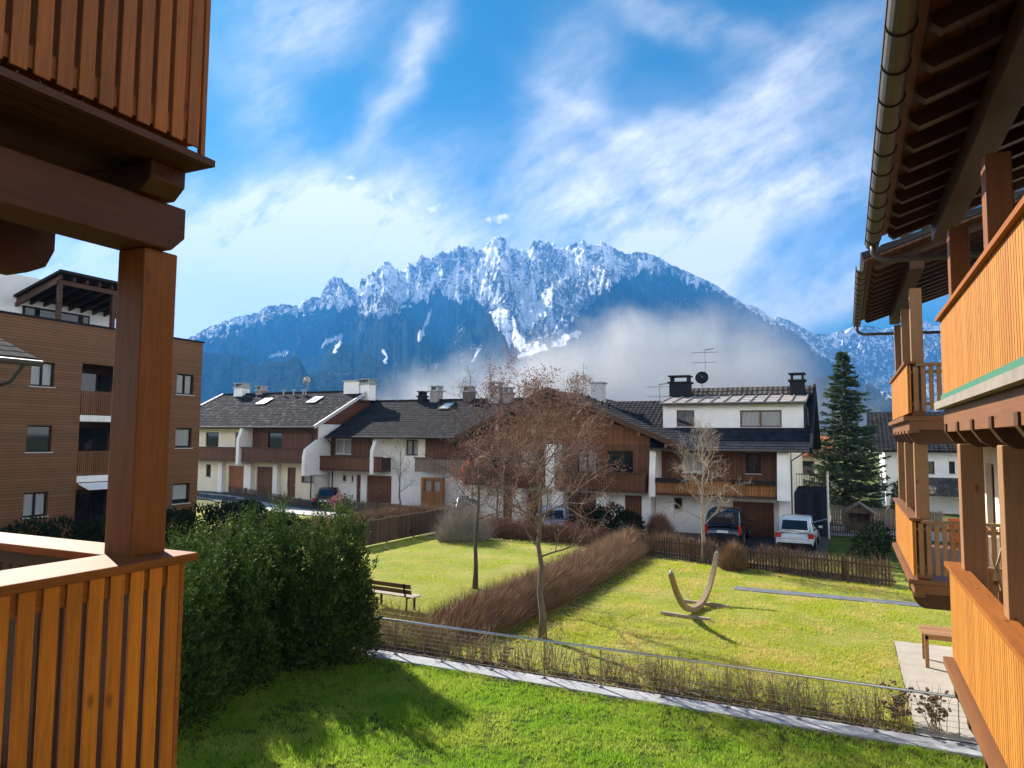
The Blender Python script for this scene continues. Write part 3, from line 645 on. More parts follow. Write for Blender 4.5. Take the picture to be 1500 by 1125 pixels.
garage(FL, h_g[0], L, M['door_orange']).__setitem__('label', 'orange brown garage door'); garage(FL, h_g[1], L, M['door_brown']); door(FL, h_d[0], L, M['door_brown'])
a = c4(45, 395, 236, 458, 44.9); balcony(L, FL, -53.9, a[1], 1.15, a[2]+.1, a[3], M['board_wall'])
a = c4(252, 398, 566, 466, 44.7); balcony(L, FL, a[0], a[1], 1.3, a[2]+.1, a[3], M['board_v'])
xa = c4(243, 0, 251, 10, 44.6)[0]; mb = MB(); mb.prism([(46.0, 2.9), (46.0, 6.0), (44.9, 6.0), (44.5, 5.0), (44.5, 2.9)], lambda u_, v_, w_: (w_, u_, v_), xa, xa+.3); mb.build('buttress', M['render'], L)
for xx in (c4(160, 0, 180, 5, YL-.2), c4(288, 0, 322, 5, YL-.2), c4(430, 0, 452, 5, YL-.2)): mb = MB(); mb.box(xx[0], xx[1], YL-.35, YL-.004, -.1, 2.96); mb.build('buttress', M['render'], L)
mb = MB(); roof_plane(mb, (-55.6, 45.0, 6.05), (-38.3, 45.0, 6.05), (-55.6, 52, 9.3), (-38.3, 52, 9.3)); roof_plane(mb, (-38.3, 59, 6.05), (-55.6, 59, 6.05), (-38.3, 52, 9.3), (-55.6, 52, 9.3), rows=6)
rf = mb.build('roof', M['tile_dark'], L)
for a_, b_ in (((-38.22, 44.95, 6.03), (-38.22, 52, 9.32)), ((-38.22, 59, 6.03), (-38.22, 52.05, 9.3)), ((-55.7, 44.95, 6.03), (-55.7, 52, 9.32))): mb = MB(); mb.bar(a_, b_, .12, .26); mb.build('verge_trim', M['grey_trim'], rf)
mb = MB(); mb.tube([(-55.6, 44.9, 5.98), (-38.3, 44.9, 5.98)], .08, 8); mb.tube([(xr-.3, 44.95, 5.9), (xr-.2, 45.85, 5.5), (xr-.2, 45.85, .3)], .05, 6); mb.build('gutter', M['dark_trim'], rf)
mb = MB(); mb.box(-55.6, -38.3, 51.9, 52.1, 9.3, 9.42); mb.build('ridge_cap', M['tile_dark2'], rf)
for (x0, x1, z0, z1, y, mm, dd, cw) in [(-40.6, -38.95, 8.6, 10.2, 51.5, 'render', 1.2, False), (-38.85, -37.9, 8.5, 9.9, 51.6, 'render', 1.0, True), (-53.8, -52.7, 8.8, 9.9, 51.5, 'render', 1., True), (-51.3, -50.5, 8.9, 9.6, 51.8, 'sheet', .8, True)]:
    chimney(rf, x0, x1, z0, z1, y, M[mm], dd, cw)
e, r = (0, 45, 6.09), (0, 52, 9.34)
skylight(rf, e, r, -48.7, -47.9, .64, .78); skylight(rf, e, r, -43.0, -42.2, .66, .80)
for x in (-47.4, -46.2, -45.1, -44.8): mb = MB(); mb.tube([(x, 51.4, 8.9), (x, 51.4, 9.55)], .07, 6); mb.box(x-.12, x+.12, 51.28, 51.52, 9.5, 9.6); mb.build('vent_pipe', M['metal'], rf)
dish(rf, onY(449, 557, 53.4), .42, 8.4, M['metal'], (.2, -1, .25))

# ---- middle block
YM = 47.5; FM = FY(YM)
K = thing('row_house', (-30, 47.5, 0), 'lower terraced house block with white framed windows and one skylight, middle of the row', 'house', 'chalet style row houses')
hu = [c4(718, 350, 800, 428, YM), c4(900, 355, 948, 430, YM), c4(1072, 355, 1133, 433, YM-.0)]
hg = [c4(875, 535, 1000, 668, YM)]; hd = [c4(825, 530, 846, 660, YM)]; hw = [c4(750, 530, 773, 566, YM), c4(795, 530, 810, 570, YM)]
hg = [(a, b_, .0, d_) for a, b_, c_, d_ in hg]; hd = [(a, b_, .0, d_) for a, b_, c_, d_ in hd]
x1_ = c4(955, 0, 960, 3, YM)[0]; x2_ = c4(1176, 0, 1180, 3, YM)[0]
wall(FM, -38.6, -20.2, -.2, 2.75, hg+hd+hw).build('wall', M['render'], K)
wall(FM, -38.6, x1_-.002, 2.754, 5.5, hu[:2]).build('wall', M['board_wall'], K, label='dark brown boarded upper wall')
wall(FM, x1_, x2_-.002, 2.754, 5.5, hu[2:]).build('wall', M['render'], K); wall(FM, x2_, -20.2, 2.754, 5.5, []).build('wall', M['board_wall'], K, label='dark brown boarded upper wall')
mb = MB(); mb.box(-38.6, -38.3, YM+.31, 58, -.2, 5.4); mb.box(-38.3, -20.2, 57.7, 58, -.2, 5.4); mb.build('side_wall', M['render'], K)
window(FM, hu[0], K, M['white_paint'], 'curtain', 2); window(FM, hu[1], K, M['white_paint'], 'curtain', 1); window(FM, hu[2], K, M['dark_trim'], 'curtain', 2)
for h in hw: window(FM, h, K, M['white_paint'], None)
garage(FM, hg[0], K, M['door_brown']); door(FM, hd[0], K, M['door_brown'])
a = c4(620, 442, 950, 508, YM-1.3); balcony(K, FM, a[0], a[1], 1.3, a[2]+.1, a[3], M['board_wall'])
a = c4(1116, 450, 1340, 514, YM-1.3); balcony(K, FM, a[0], a[1], 1.3, a[2]+.1, a[3], M['board_grey'], M['board_grey'])
mb = MB(); F3 = lambda u_, v_, w_: (w_, u_, v_)
mb.prism([(47.5, 2.2), (47.5, 5.4), (45.9, 5.0), (44.6, 4.3), (44.4, 3.7), (44.4, 2.2)], F3, -38.9, -38.62); mb.build('buttress', M['render'], K); mb = MB(); mb.prism([(47.5, 2.4), (47.5, 5.3), (46.6, 5.2), (46.1, 4.2), (46.1, 2.4)], F3, x1_, x1_+.3)
mb.build('buttress', M['render'], K)
# glazed bay below the grey balcony
bx0, bx1, bz0, bz1 = c4(1147, 545, 1256, 690, YM-1.2); FB = FY(YM-1.2); hb = [(bx0+.25, (bx0+bx1)/2-.08, bz0+1.1, bz1-.2), ((bx0+bx1)/2+.08, bx1-.25, bz0+1.1, bz1-.2)]
bay = wall(FB, bx0, bx1, 0, bz1, hb).build('bay', M['board_warm'], K)
for h in hb: window(FB, h, bay, M['door_orange'], 'curtain', 1, sill=False)
mb = MB(); roof_plane(mb, (-38.15, 46.2, 5.3), (-19.9, 46.2, 5.3), (-38.15, 53, 8.45), (-19.9, 53, 8.45)); roof_plane(mb, (-19.9, 60, 5.3), (-38.15, 60, 5.3), (-19.9, 53, 8.45), (-38.15, 53, 8.45), rows=6)
rf = mb.build('roof', M['tile_dark2'], K)
mb = MB(); mb.tube([(-38.1, 46.1, 5.23), (-20, 46.1, 5.23)], .08, 8); mb.tube([(-37.9, 46.15, 5.1), (-38.2, 47.3, 4.6), (-38.2, 47.3, .1)], .05, 6); mb.build('gutter', M['dark_trim'], rf)
mb = MB(); mb.box(-38.1, -20, 52.9, 53.1, 8.45, 8.57); mb.build('ridge_cap', M['tile_dark2'], rf)
for (x0, x1, z0, z1, y, mm, dd, cw) in [(-32.3, -31.5, 8.0, 9.2, 52.6, 'sheet', .9, True), (-29.1, -28.3, 8., 9.1, 52.6, 'gutter', .9, True), (-26.5, -25.5, 7.6, 9.35, 52.2, 'grey_trim', .9, True), (-25.2, -24.5, 7.6, 8.9, 52.2, 'sheet', .8, True), (-33.4, -32.8, 8.0, 8.75, 52.4, 'black', .7, True)]:
    chimney(rf, x0, x1, z0, z1, y, M[mm], dd, cw)
skylight(rf, (0, 46.2, 5.34), (0, 53, 8.49), -30.4, -29.6, .72, .86)
mb = MB(); mb.tube([(-35.6, 52.6, 8.4), (-35.6, 52.6, 9.8)], .02, 5); mb.build('antenna', M['metal'], rf); mb = MB(); mb.tube([(-31.9, 53.4, 8.3), (-31.9, 53.4, 10.4)], .02, 5); mb.build('antenna', M['metal'], rf)

# ---- gable fronted house behind the bare tree
YC = 40.6; FC = FY(YC)
G = thing('row_house', (-15.5, 40.6, 0), 'gable fronted brown timber house half hidden behind the reddish bare tree', 'house', 'chalet style row houses')
def c5(x0, y0, x1, y1, y): return rectY(620+x0/3.63, 530+y0/3.63, 620+x1/3.63, 530+y1/3.63, y)
gh = [c5(330, 670, 350, 730, YC), c5(380, 680, 420, 730, YC)]
cg = [(-19.5, -16.9, 0, 2.1), (-15.2, -12.6, 0, 2.1), (-11.7, -10.7, 0, 2.05)]
wall(FC, -21.9, -10.2, -.2, 2.4, cg).build('wall', M['render'], G)
hu = [(-20.7, -19.2, 3.4, 4.6), (-18.4, -17.3, 2.75, 4.6), (-14.6, -13.4, 2.75, 4.6), (-12.7, -11.2, 3.3, 4.6)]
wall(FC, -21.9, -10.2, 2.404, 5.0, hu).build('wall', M['board_wall'], G, label='dark brown boarded upper wall')
AP = Vector((-15.93, 8.2)); EL = Vector((-22.6, 5.0)); ER = Vector((-8.0, 4.85))
mb = MB(); mb.prism([(-21.9, 5.004), (-10.2, 5.004), (-10.2, 5.68), (AP.x, AP.y-.12), (-21.9, 5.2)], lambda u_, v_, w_: (u_, w_, v_), YC-.02, YC+.26); mb.build('gable', M['board_gable'], G)
for h, cc in zip(hu, (None, 'curtain', 'curtain', None)): window(FC, h, G, M['dark_trim'], cc, 2)
for h in cg[:2]: garage(FC, h, G, M['door_brown'])
door(FC, cg[2], G, M['door_brown'])
balcony(G, FC, -21.6, -16.2, 1.2, 2.55, 3.45, M['board_wall']); balcony(G, FC, -15.5, -10.3, 1.2, 2.45, 3.35, M['board_wall'])
mb = MB(); mb.box(-16.1, -15.55, YC-1.3, YC-.004, 2.3, 4.95); mb.build('buttress', M['render'], G)
for xx in (c5(490, 0, 536, 3, YC-.6), c5(696, 0, 752, 3, YC-.6), c5(928, 0, 976, 3, YC-.6)): mb = MB(); mb.box(xx[0], xx[1], YC-.9, YC-.006, -.1, 2.29); mb.build('buttress', M['render'], G)
mb = MB(); mb.box(-21.9, -21.6, YC+.31, 52, -.2, 5.0); mb.box(-10.5, -10.2, YC+.31, 52, -.2, 5.0); mb.build('side_wall', M['render'], G)
mb = MB(); y0, y1 = 39.1, 52
roof_plane(mb, (ER.x, y0, ER.y), (ER.x, y1, ER.y), (AP.x, y0, AP.y), (AP.x, y1, AP.y)); roof_plane(mb, (EL.x, y1, EL.y), (EL.x, y0, EL.y), (AP.x, y1, AP.y), (AP.x, y0, AP.y))
rf = mb.build('roof', M['tile_y'], G)
mb = MB(); mb.bar((ER.x, y0-.06, ER.y-.04), (AP.x, y0-.06, AP.y-.02), .1, .3); mb.bar((EL.x, y0-.06, EL.y-.04), (AP.x, y0-.06, AP.y-.02), .1, .3); mb.build('bargeboard', M['brown_x'], rf)
mb = MB()
for k in range(5):
    for (P0, P1) in ((ER, AP), (EL, AP)):
        q = P0.lerp(P1, .12+k*.19); mb = MB(); mb.box(q.x-.08, q.x+.08, y0+.02, YC-.03, q.y-.42, q.y-.2); mb.build('purlin', M['brown_y'], rf)
chimney(rf, -15.6, -14.8, 7.2, 9.0, 46, M['grey_trim'], .9, False)
mb = MB()
for k in range(6): mb = MB(); mb.box(-15.7+.45*k, -15.58+.45*k, 43, 43.12, 7.9-.19*k, 8.36-.18*k); mb.build('vent_pipe', M['dark_trim'], rf)
mb = MB(); mb.tube([(-16.1, 46, 8), (-16.1, 46, 10.4)], .02, 5); mb.build('antenna', M['metal'], rf)

# ---- right hand house with a dormer
YR = 41.6; FR = FY(YR)
H = thing('row_house', (-6, 41.6, 0), 'right end terraced house with wide white dormer, black chimneys and a satellite dish', 'house', 'chalet style row houses')
def c6(x0, y0, x1, y1, y): return rectY(920+x0/3.124, 500+y0/3.124, 920+x1/3.124, 500+y1/3.124, y)
xl, xrr = -10.15, -2.75
hg = [c6(478, 735, 668, 915, YR)]; hg = [(a, b_, 0, d_) for a, b_, c_, d_ in hg]; hw = [c6(210, 716, 248, 770, YR)]
hu = [c6(540, 515, 607, 605, YR), c6(250, 512, 345, 600, YR)]
wall(FR, xl, xrr, -.2, 2.45, hg+hw).build('wall', M['render'], H); wall(FR, xl, xrr, 2.454, 4.95, hu).build('wall', M['board_wall'], H, label='brown boarded upper wall')
window(FR, hw[0], H, M['door_brown'], None); window(FR, hu[0], H, M['dark_trim'], None); window(FR, hu[1], H, M['white_paint'], 'curtain', 2)
garage(FR, hg[0], H, M['door_brown'], 5, setb=.2)
a = c6(150, 640, 682, 712, YR-1.5); balcony(H, FR, -9.75, -3.4, 1.5, a[2]+.12, a[3], M['board_warm'])
for (u0_, u1_) in ((-9.7, -8.0), (-5.6, -3.45)): mb = MB(); fbox(mb, FR, u0_, u1_, 1.585, 1.78, a[3]-.12, a[3]+.10); mb.build('flower_box', M['dark_trim'], H, bevel=.02)
mb = MB(); mb.prism([(YR, 2.1), (YR, 4.9), (YR-1.3, 4.9), (YR-1.7, 2.6), (YR-1.7, 2.1)], F3, -10.12, -9.78); mb.build('buttress', M['render'], H); mb = MB(); mb.prism([(YR, -.1), (YR, 4.9), (YR-1.3, 4.9), (YR-1.75, 2.4), (YR-1.75, 2.15), (YR-.6, 2.1), (YR-.6, -.1)], F3, -3.35, -2.78)
mb.build('buttress', M['render'], H)
mb = MB(); mb.box(xrr-.3, xrr-.002, YR+.31, 52.5, -.2, 4.9); mb.box(xl, xl+.3, YR+.31, 52.5, -.2, 4.9); mb.box(xl+.3, xrr-.3, 52.2, 52.5, -.2, 4.9)
mb.prism([(YR+.35, 4.9), (52.4, 4.9), (47, 8.2)], F3, xrr-.3, xrr-.01); mb.build('side_wall', M['render_warm'], H)
RE, RR = (40.0, 4.8), (47., 8.55)
mb = MB(); roof_plane(mb, (-10.1, RE[0], RE[1]), (-1.75, RE[0], RE[1]), (-10.1, 43.0, 5.98), (-1.75, 43.0, 5.98)); roof_plane(mb, (-10.1, 45.6, 7.55), (-1.75, 45.6, 7.55), (-10.1, RR[0], 8.5), (-1.75, RR[0], 8.5))
roof_plane(mb, (-1.75, 54, 4.8), (-10.1, 54, 4.8), (-1.75, RR[0], 8.5), (-10.1, RR[0], 8.5), rows=6)
rf = mb.build('roof', M['tile_slate'], H)
for a_, b_ in (((-1.68, RE[0]-.05, RE[1]-.03), (-1.68, 47, 8.55)), ((-1.68, 54, 4.8), (-1.68, 47.06, 8.53))): mb = MB(); mb.bar(a_, b_, .14, .34); mb.build('verge_trim', M['black'], rf)
mb = MB(); roof_plane(mb, (-10.1, 46.1, 7.85), (-1.8, 46.1, 7.85), (-10.1, 46.98, 8.6), (-1.8, 46.98, 8.6), rows=3); mb.build('ridge_course', M['tile_brown'], rf)
hd_ = [c6(222, 315, 303, 390, 43), c6(512, 315, 703, 392, 43)]
FD = FY(43); dr = wall(FD, -10.0, -2.15, 5.9, 7.42, hd_, depth=.2, reveal=.15).build('dormer', M['render'], rf)
mb = MB(); mb.box(-10.0, -9.85, 43.21, 46, 5.9, 7.4); mb.box(-2.3, -2.15, 43.21, 46, 5.9, 7.4); mb.build('dormer_cheek', M['black'], dr)
for h, mu in zip(hd_, (1, 2)): window(FD, h, dr, M['door_brown'], 'curtain' if mu == 2 else None, mu, setb=.06, half=.95 if mu == 2 else None)
mb = MB(); roof_plane(mb, (-10.1, 42.6, 7.44), (-2.0, 42.6, 7.44), (-10.1, 46.0, 8.0), (-2.0, 46.0, 8.0), rows=3, lip=.02, thick=.12)
for k in range(12): x = -10.05+k*.73; mb.bar((x, 42.6, 7.50), (x, 46., 8.05), .05, .06)
mb.build('dormer_roof', M['sheet'], dr)
mb = MB(); mb.tube([(-10.1, 42.52, 7.36), (-2, 42.52, 7.36)], .06, 8); mb.tube([(-2.1, 42.5, 7.3), (-1.95, 43.3, 7.0), (-1.9, 43.0, 6.1)], .04, 6); mb.tube([(-10.1, 39.93, 4.72), (-1.75, 39.93, 4.72)], .07, 8); mb.tube([(-2.0, 40, 4.65), (-2.7, 40.9, 4.2), (-2.7, 40.9, 0)], .045, 6); mb.build('gutter', M['gutter'], rf)
chimney(rf, -10.2, -8.95, 7.9, 8.85, 45.6, M['black'], 1., True); chimney(rf, -3.0, -2.2, 7.6, 8.8, 45.6, M['black'], 1., True)
dish(rf, onY(1028, 553, 46.6), .42, 8.2, M['black'], (.05, -1, .3)); yagi(rf, -8.15, 46.9, 9.0, 11.0)
mb = MB(); roof_plane(mb, (-17, 42.0, 5.2), (-10.2, 42.0, 5.2), (-17, 47.5, 7.85), (-10.2, 47.5, 7.85)); mb.build('side_roof', M['tile_dark2'], H)
yagi(rf, -11.3, 47.7, 7.6, 8.9)
# outside stair on the right flank
mb = MB(); mb.box(-2.7, -1.1, 43.5, 43.9, -.1, 2.4)
for k in range(9): mb.box(-2.7, -1.1, 43.9+k*.32, 44.2+k*.32, -.1, 2.4+k*.02)
st = mb.build('stair', M['tile_slate'], H)
mb = MB()
for k in range(12): mb.tube([(-2.6+k*.13, 43.6, 2.4), (-2.6+k*.13, 43.6, 3.4)], .015, 4)
mb.tube([(-2.65, 43.6, 3.4), (-1.1, 43.6, 3.4)], .025, 5); mb.build('railing', M['dark_trim'], st)
mb = MB(); mb.tube([(-2.6, 42.6, .6), (-1.1, 43.3, 1.0)], .03, 5); mb.build('handrail', M['steel'], st)
mb = MB(); mb.tube([(-1.0, 42.8, 0), (-1.0, 42.8, 3.5)], .06, 8); mb.build('post', M['steel'], st)
mb = MB(); mb.box(-3.1, -2.85, YR-.64, YR-.603, 1.0, 1.4); mb.build('letter_box', M['teak'], H)

# ================================================================== apartment block on the left
AX = -32.3; FA = FX(AX)
A = thing('apartment_block', (AX, 20, 0), 'three storey apartment block clad in brown horizontal boards with recessed balconies', 'apartment block')
def rX(x0, y0, x1, y1, x=AX): return rectX(x0, y0, x1, y1, x)
wins = [(45, 530, 80, 566), (39, 623, 76, 662), (34, 721, 70, 757), (259, 548, 284, 578), (257, 627, 281, 656), (253, 708, 278, 737)]
hw = [rX(*q) for q in wins]
ra = rX(119, 532, 172, 608); y0r, y1r = ra[0], ra[0]+3.4
rec = []
for (t_, b_) in ((532, 608), (617, 697), (717, 752)):
    q = rX(119, t_, 125, b_); rec.append((y0r, y1r, q[2], q[3]))
rec[2] = (y0r, y1r, .3, rec[2][3])
wall(FA, 8, 28.6, -.2, 10.42, hw+rec, depth=.35, reveal=.22).build('wall', M['clad'], A)
mb = MB(); fbox(mb, FA, 28.3, 28.6, -14, -.353, -.2, 10.4); fbox(mb, FA, 8, 8.3, -14, -.353, -.2, 10.4); mb.build('side_wall', M['clad'], A)
mb = MB(); fbox(mb, FA, 7.95, 28.68, -14, .06, 10.423, 10.5); mb.build('roof_edge', M['black'], A)
for h, cu, hf in zip(hw, ('curtain', None, 'curtain', 'curtain', 'shutter', 'curtain'), (None, None, None, None, .9, .8)): window(FA, h, A, M['dark_trim'], cu, 2 if cu == 'curtain' and hf is None else 1, setb=.1, half=hf)
for k, h in enumerate(rec):
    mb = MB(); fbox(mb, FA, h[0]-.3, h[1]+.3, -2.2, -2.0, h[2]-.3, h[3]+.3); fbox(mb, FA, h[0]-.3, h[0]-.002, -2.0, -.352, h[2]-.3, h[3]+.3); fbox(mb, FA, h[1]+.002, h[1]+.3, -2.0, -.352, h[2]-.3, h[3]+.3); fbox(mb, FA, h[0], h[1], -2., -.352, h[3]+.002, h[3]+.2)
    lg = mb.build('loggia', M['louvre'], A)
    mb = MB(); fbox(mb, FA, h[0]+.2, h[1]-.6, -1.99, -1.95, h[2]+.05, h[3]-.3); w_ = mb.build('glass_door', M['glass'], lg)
    if k < 2:
        z0, z1 = h[2], h[2]+1.15
        mb = MB(); fbox(mb, FA, h[0]+.004, h[1]-.004, -2., .03, z0-.29, z0-.0); mb.build('slab', M['white_paint'], lg)
        mb = MB(); n = 34
        for i in range(n): a_ = h[0]+.05+(h[1]-h[0]-.1)*i/n; fbox(mb, FA, a_, a_+.055, -.04, .0, z0+.02, z1)
        fbox(mb, FA, h[0]+.004, h[1]-.004, -.10, -.045, z1-.1, z1-.04); fbox(mb, FA, h[0]+.004, h[1]-.004, -.10, -.045, z0+.1, z0+.16)
        mb.build('slat_rail', M['board_vy'], lg)
        if k == 1:
            mb = MB(); mb.prism([(AX-.1, z0-.31), (AX+.75, z0-.58), (AX+.75, z0-.62), (AX-.1, z0-.36)], lambda u_, v_, w_: (u_, w_, v_), h[0]+.1, h[1]-.1); mb.build('awning', M['curtain'], lg)
# set back white penthouse under an open timber roof
mb = MB(); mb.box(-37, -36.2, 13, 26, 10.5, 13.0); mb.box(-36.2, -36.15, 13, 26, 10.5, 10.8)
ph = mb.build('penthouse', M['render'], A)
FP = FX(-36.2)
for (y0_, y1_, z0_, z1_) in ((21.2, 24.6, 10.6, 11.55),):
    mb = MB(); fbox(mb, FP, y0_, y1_, .005, .06, z0_, z1_); fr = mb.build('window', M['dark_trim'], ph); g = MB(); fbox(g, FP, y0_+.1, (y0_+y1_)/2-.05, .065, .075, z0_+.08, z1_-.1); fbox(g, FP, (y0_+y1_)/2+.05, y1_-.1, .065, .075, z0_+.08, z1_-.1); g.build('pane', M['glass'], fr)
mb = MB(); mb.box(-36.198, -36.15, 18.6, 18.95, 11.9, 12.3); mb.build('vent', M['grey_trim'], ph)
def pr_(y): 
    return lambda x: 12.92+(x+32.8)*.25
zt = lambda x: 12.92+(x+32.75)*.27
mb = MB(); mb.prism([(-32.75, zt(-32.75)), (-32.75, zt(-32.75)-.12), (-40, zt(-40)-.12), (-40, zt(-40))], lambda u_, v_, w_: (u_, w_, v_), 20.75, 26.3); tr = mb.build('terrace_roof', M['dark_trim'], A)
mb = MB()
for k in range(9): y = 20.95+k*.64; mb.bar((-32.95, y, zt(-32.95)-.24), (-37, y, zt(-37)-.24), .1, .2)
mb.bar((-33.1, 20.9, zt(-33.1)-.44), (-33.1, 26.2, zt(-33.1)-.44), .14, .2); mb.bar((-33.1, 20.9, zt(-33.1)-.44), (-36.9, 20.9, zt(-37)-.44), .12, .18)
mb.build('rafter', M['louvre'], tr)
for y in (21.0, 23.7, 26.1): mb = MB(); mb.box(-33.2, -33.02, y-.09, y+.09, 10.5, zt(-33.1)-.545); mb.build('post', M['louvre'], tr)
mb = MB(); mb.box(-36.1, -35.9, 12, 18.2, 10.5, 12.6); mb.build('terrace_screen', M['board_v'], A)
mb = MB(); roof_plane(mb, (-38, 12, 12.3), (-38, 19.5, 12.3), (-43, 12, 13.5), (-43, 19.5, 13.5), rows=9); mb.build('tiled_roof', M['sheet'], A)

# small dark porch roof entering at the left edge
PR = thing('canopy_roof', (-17.5, 9, 0), 'small dark canopy roof with a gutter reaching in at the left edge', 'canopy')
mb = MB(); roof_plane(mb, (-15.1, 5.0, 6.85), (-15.1, 9.2, 6.85), (-18.5, 5., 8.1), (-18.5, 9.2, 8.1), rows=9, thick=.14, lip=.015); mb.build('roof', M['canopy_tile'], PR)
mb = MB(); mb.tube([(-15.02, 5., 6.75), (-15.02, 9.25, 6.75)], .065, 8); mb.tube([(-15.02, 8.9, 6.72), (-15.3, 8.8, 6.35), (-16.6, 8.6, 6.1), (-16.7, 8.6, 0)], .045, 6); mb.build('gutter', M['gutter'], PR)
mb = MB(); mb.box(-21, -16.75, 4.6, 8.5, -.1, 6.9); mb.build('wall', M['louvre'], PR)

# ================================================================== chalet on the right, two staggered blocks
def chalet(y_lo, y_hi, zg, gx_, label, posts_up, posts_lo, wall_x, near):
    C_ = thing('chalet_building', (wall_x, (y_lo+y_hi)/2, 0), label, 'chalet')
    ye = y_hi if near else y_hi
    Fw = FXn(wall_x); ya, yb = y_lo+(0 if near else .25), y_hi-.25
    ho = [(y_hi-2.7, y_hi-1.6, 2.62, 4.8), (y_lo+1.2, y_lo+2.4, 2.62, 4.8)]
    wall(Fw, y_lo, y_hi, -.2, 5.4, ho).build('wall', M['render_warm'], C_)
    hu_ = [(y_hi-2.6, y_hi-1.5, 5.85, 8.0), (y_lo+1.0, y_lo+2.2, 5.85, 8.0)]
    wall(Fw, y_lo, y_hi, 5.404, 9.4, hu_).build('wall', M['louvre'], C_, label='dark boarded upper wall')
    for h in ho+hu_: window(Fw, h, C_, M['door_brown'], None, 2, sill=False, name='balcony_door')
    mb = MB(); mb.box(wall_x+.3, wall_x+8, y_lo-.002, y_lo+.3, -.2, 9.2); mb.box(wall_x+.3, wall_x+8, y_hi-.3, y_hi-.002, -.2, 9.2); mb.build('side_wall', M['render_warm'], C_)
    bx = 1.15; mats = M['slat_far']
    for (zf_, zb, zt_, nm) in ((5.86, 5.86, 6.86, 'up'), (2.62, 2.62, 3.72, 'lo')):
        mb = MB(); mb.box(bx-.10, wall_x-.004, y_lo, y_hi+.12, zf_-.15, zf_-.06)
        bl = mb.build('balcony', M['edge_board'] if (nm == 'up' and near) else M['brown_y'], C_, label='balcony with vertical honey coloured slats')
        mb = MB(); mb.box(bx+.12, wall_x-.006, y_lo+.01, y_hi+.05, zf_-.33, zf_-.155)
        mb.box(bx+.0, bx+.16, y_lo, y_hi+.06, zf_-.44, zf_-.16) if near else mb.box(bx+.0, bx+.18, y_lo, y_hi+.06, zf_-.40, zf_-.16)
        mb.build('edge_beam', M['brown_y'], bl)
        p = MB(); n = int((y_hi-y_lo)/.092)
        for i in range(n):
            y = y_lo+i*.092; p.box(bx-.010, bx+.012, y, y+.074, zb, zt_)
        p.box(bx+.03, bx+.055, y_lo, y_hi, zb+.02, zt_-.03)
        p.build('slat_panel', mats, bl)
        c = MB(); c.box(bx-.06, bx+.14, y_lo-.02, y_hi+.05, zt_+.002, zt_+.05); c.build('handrail', M['cap_y'] if near else M['brown_y'], bl)
        if not near or nm == 'lo':
            e_ = MB(); nn = 13; yy = y_lo if not near else y_hi
            for i in range(nn):
                x = bx+.10+i*.135
                if x+.085 > wall_x-.03: break
                e_.box(x, x+.085, yy+.0, yy+.024, zb+.05, zt_-.06)
            e_.box(bx+.02, wall_x-.05, yy+.03, yy+.07, zb+.16, zb+.22); e_.box(bx+.02, wall_x-.05, yy+.03, yy+.07, zt_-.2, zt_-.14); e_.box(bx+.145, wall_x-.01, yy-.03, yy+.1, zt_-.05, zt_+.01)
            e_.build('end_rail', M['brown_z'], bl)
        if near and nm == 'up':
            g = MB(); g.box(bx-.03, bx-.016, y_lo, y_hi+.02, zb-.055, zb+.03); g.build('green_edge', M['green_strip'], bl)
        # joist heads under the slab
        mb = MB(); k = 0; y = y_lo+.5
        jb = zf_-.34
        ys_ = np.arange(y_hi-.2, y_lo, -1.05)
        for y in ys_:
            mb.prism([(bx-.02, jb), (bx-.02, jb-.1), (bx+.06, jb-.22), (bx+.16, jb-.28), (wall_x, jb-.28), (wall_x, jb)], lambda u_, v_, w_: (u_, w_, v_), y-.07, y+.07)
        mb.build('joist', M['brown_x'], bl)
    for y in posts_up: 
        mb = MB(); mb.box(bx+.09, bx+.31, y-.11, y+.11, 5.81, zg-.35); mb.build('post', M['beam_z'] if near else M['brown_z'], C_, bevel=.012)
    for y in posts_lo:
        mb = MB(); mb.box(bx+.08, bx+.32, y-.12, y+.12, 2.57, 5.27); mb.build('post', M['brown_z'], C_, bevel=.012)
    # roof with open rafters
    sl = .34; zr = lambda x: zg+.12+(x-gx_)*sl
    y0, y1 = y_lo-.6 if not near else y_lo-1, (y_hi+1.75 if near else y_hi+1.9)
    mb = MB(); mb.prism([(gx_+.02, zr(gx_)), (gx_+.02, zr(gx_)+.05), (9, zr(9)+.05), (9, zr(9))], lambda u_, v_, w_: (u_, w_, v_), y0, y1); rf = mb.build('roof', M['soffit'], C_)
    mb = MB(); roof_plane(mb, (gx_-.02, y1+.03, zr(gx_)+.16), (gx_-.02, y0, zr(gx_)+.16), (9, y1+.03, zr(9)+.16), (9, y0, zr(9)+.16), rows=24, thick=.1); mb.build('roof_tiles', M['tile_y'], rf)
    for k, y in enumerate(np.arange(y1-.18, y0, -.62)):
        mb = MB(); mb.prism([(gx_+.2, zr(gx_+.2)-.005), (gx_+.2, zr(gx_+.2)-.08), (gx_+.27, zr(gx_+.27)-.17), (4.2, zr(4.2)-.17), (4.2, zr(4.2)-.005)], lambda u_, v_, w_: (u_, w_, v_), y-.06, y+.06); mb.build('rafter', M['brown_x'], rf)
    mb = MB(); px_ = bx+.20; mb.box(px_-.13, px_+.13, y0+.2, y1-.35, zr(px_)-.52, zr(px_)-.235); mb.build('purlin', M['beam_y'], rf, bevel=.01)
    # half round gutter with joints and the elbow at its end
    mb = MB(); r = .10; gy = np.linspace(y0, y1-.1, 2); prof = [(math.cos(a)*r, math.sin(a)*r) for a in np.linspace(math.pi*.95, 2.05*math.pi, 11)]
    gzz = zg+.02
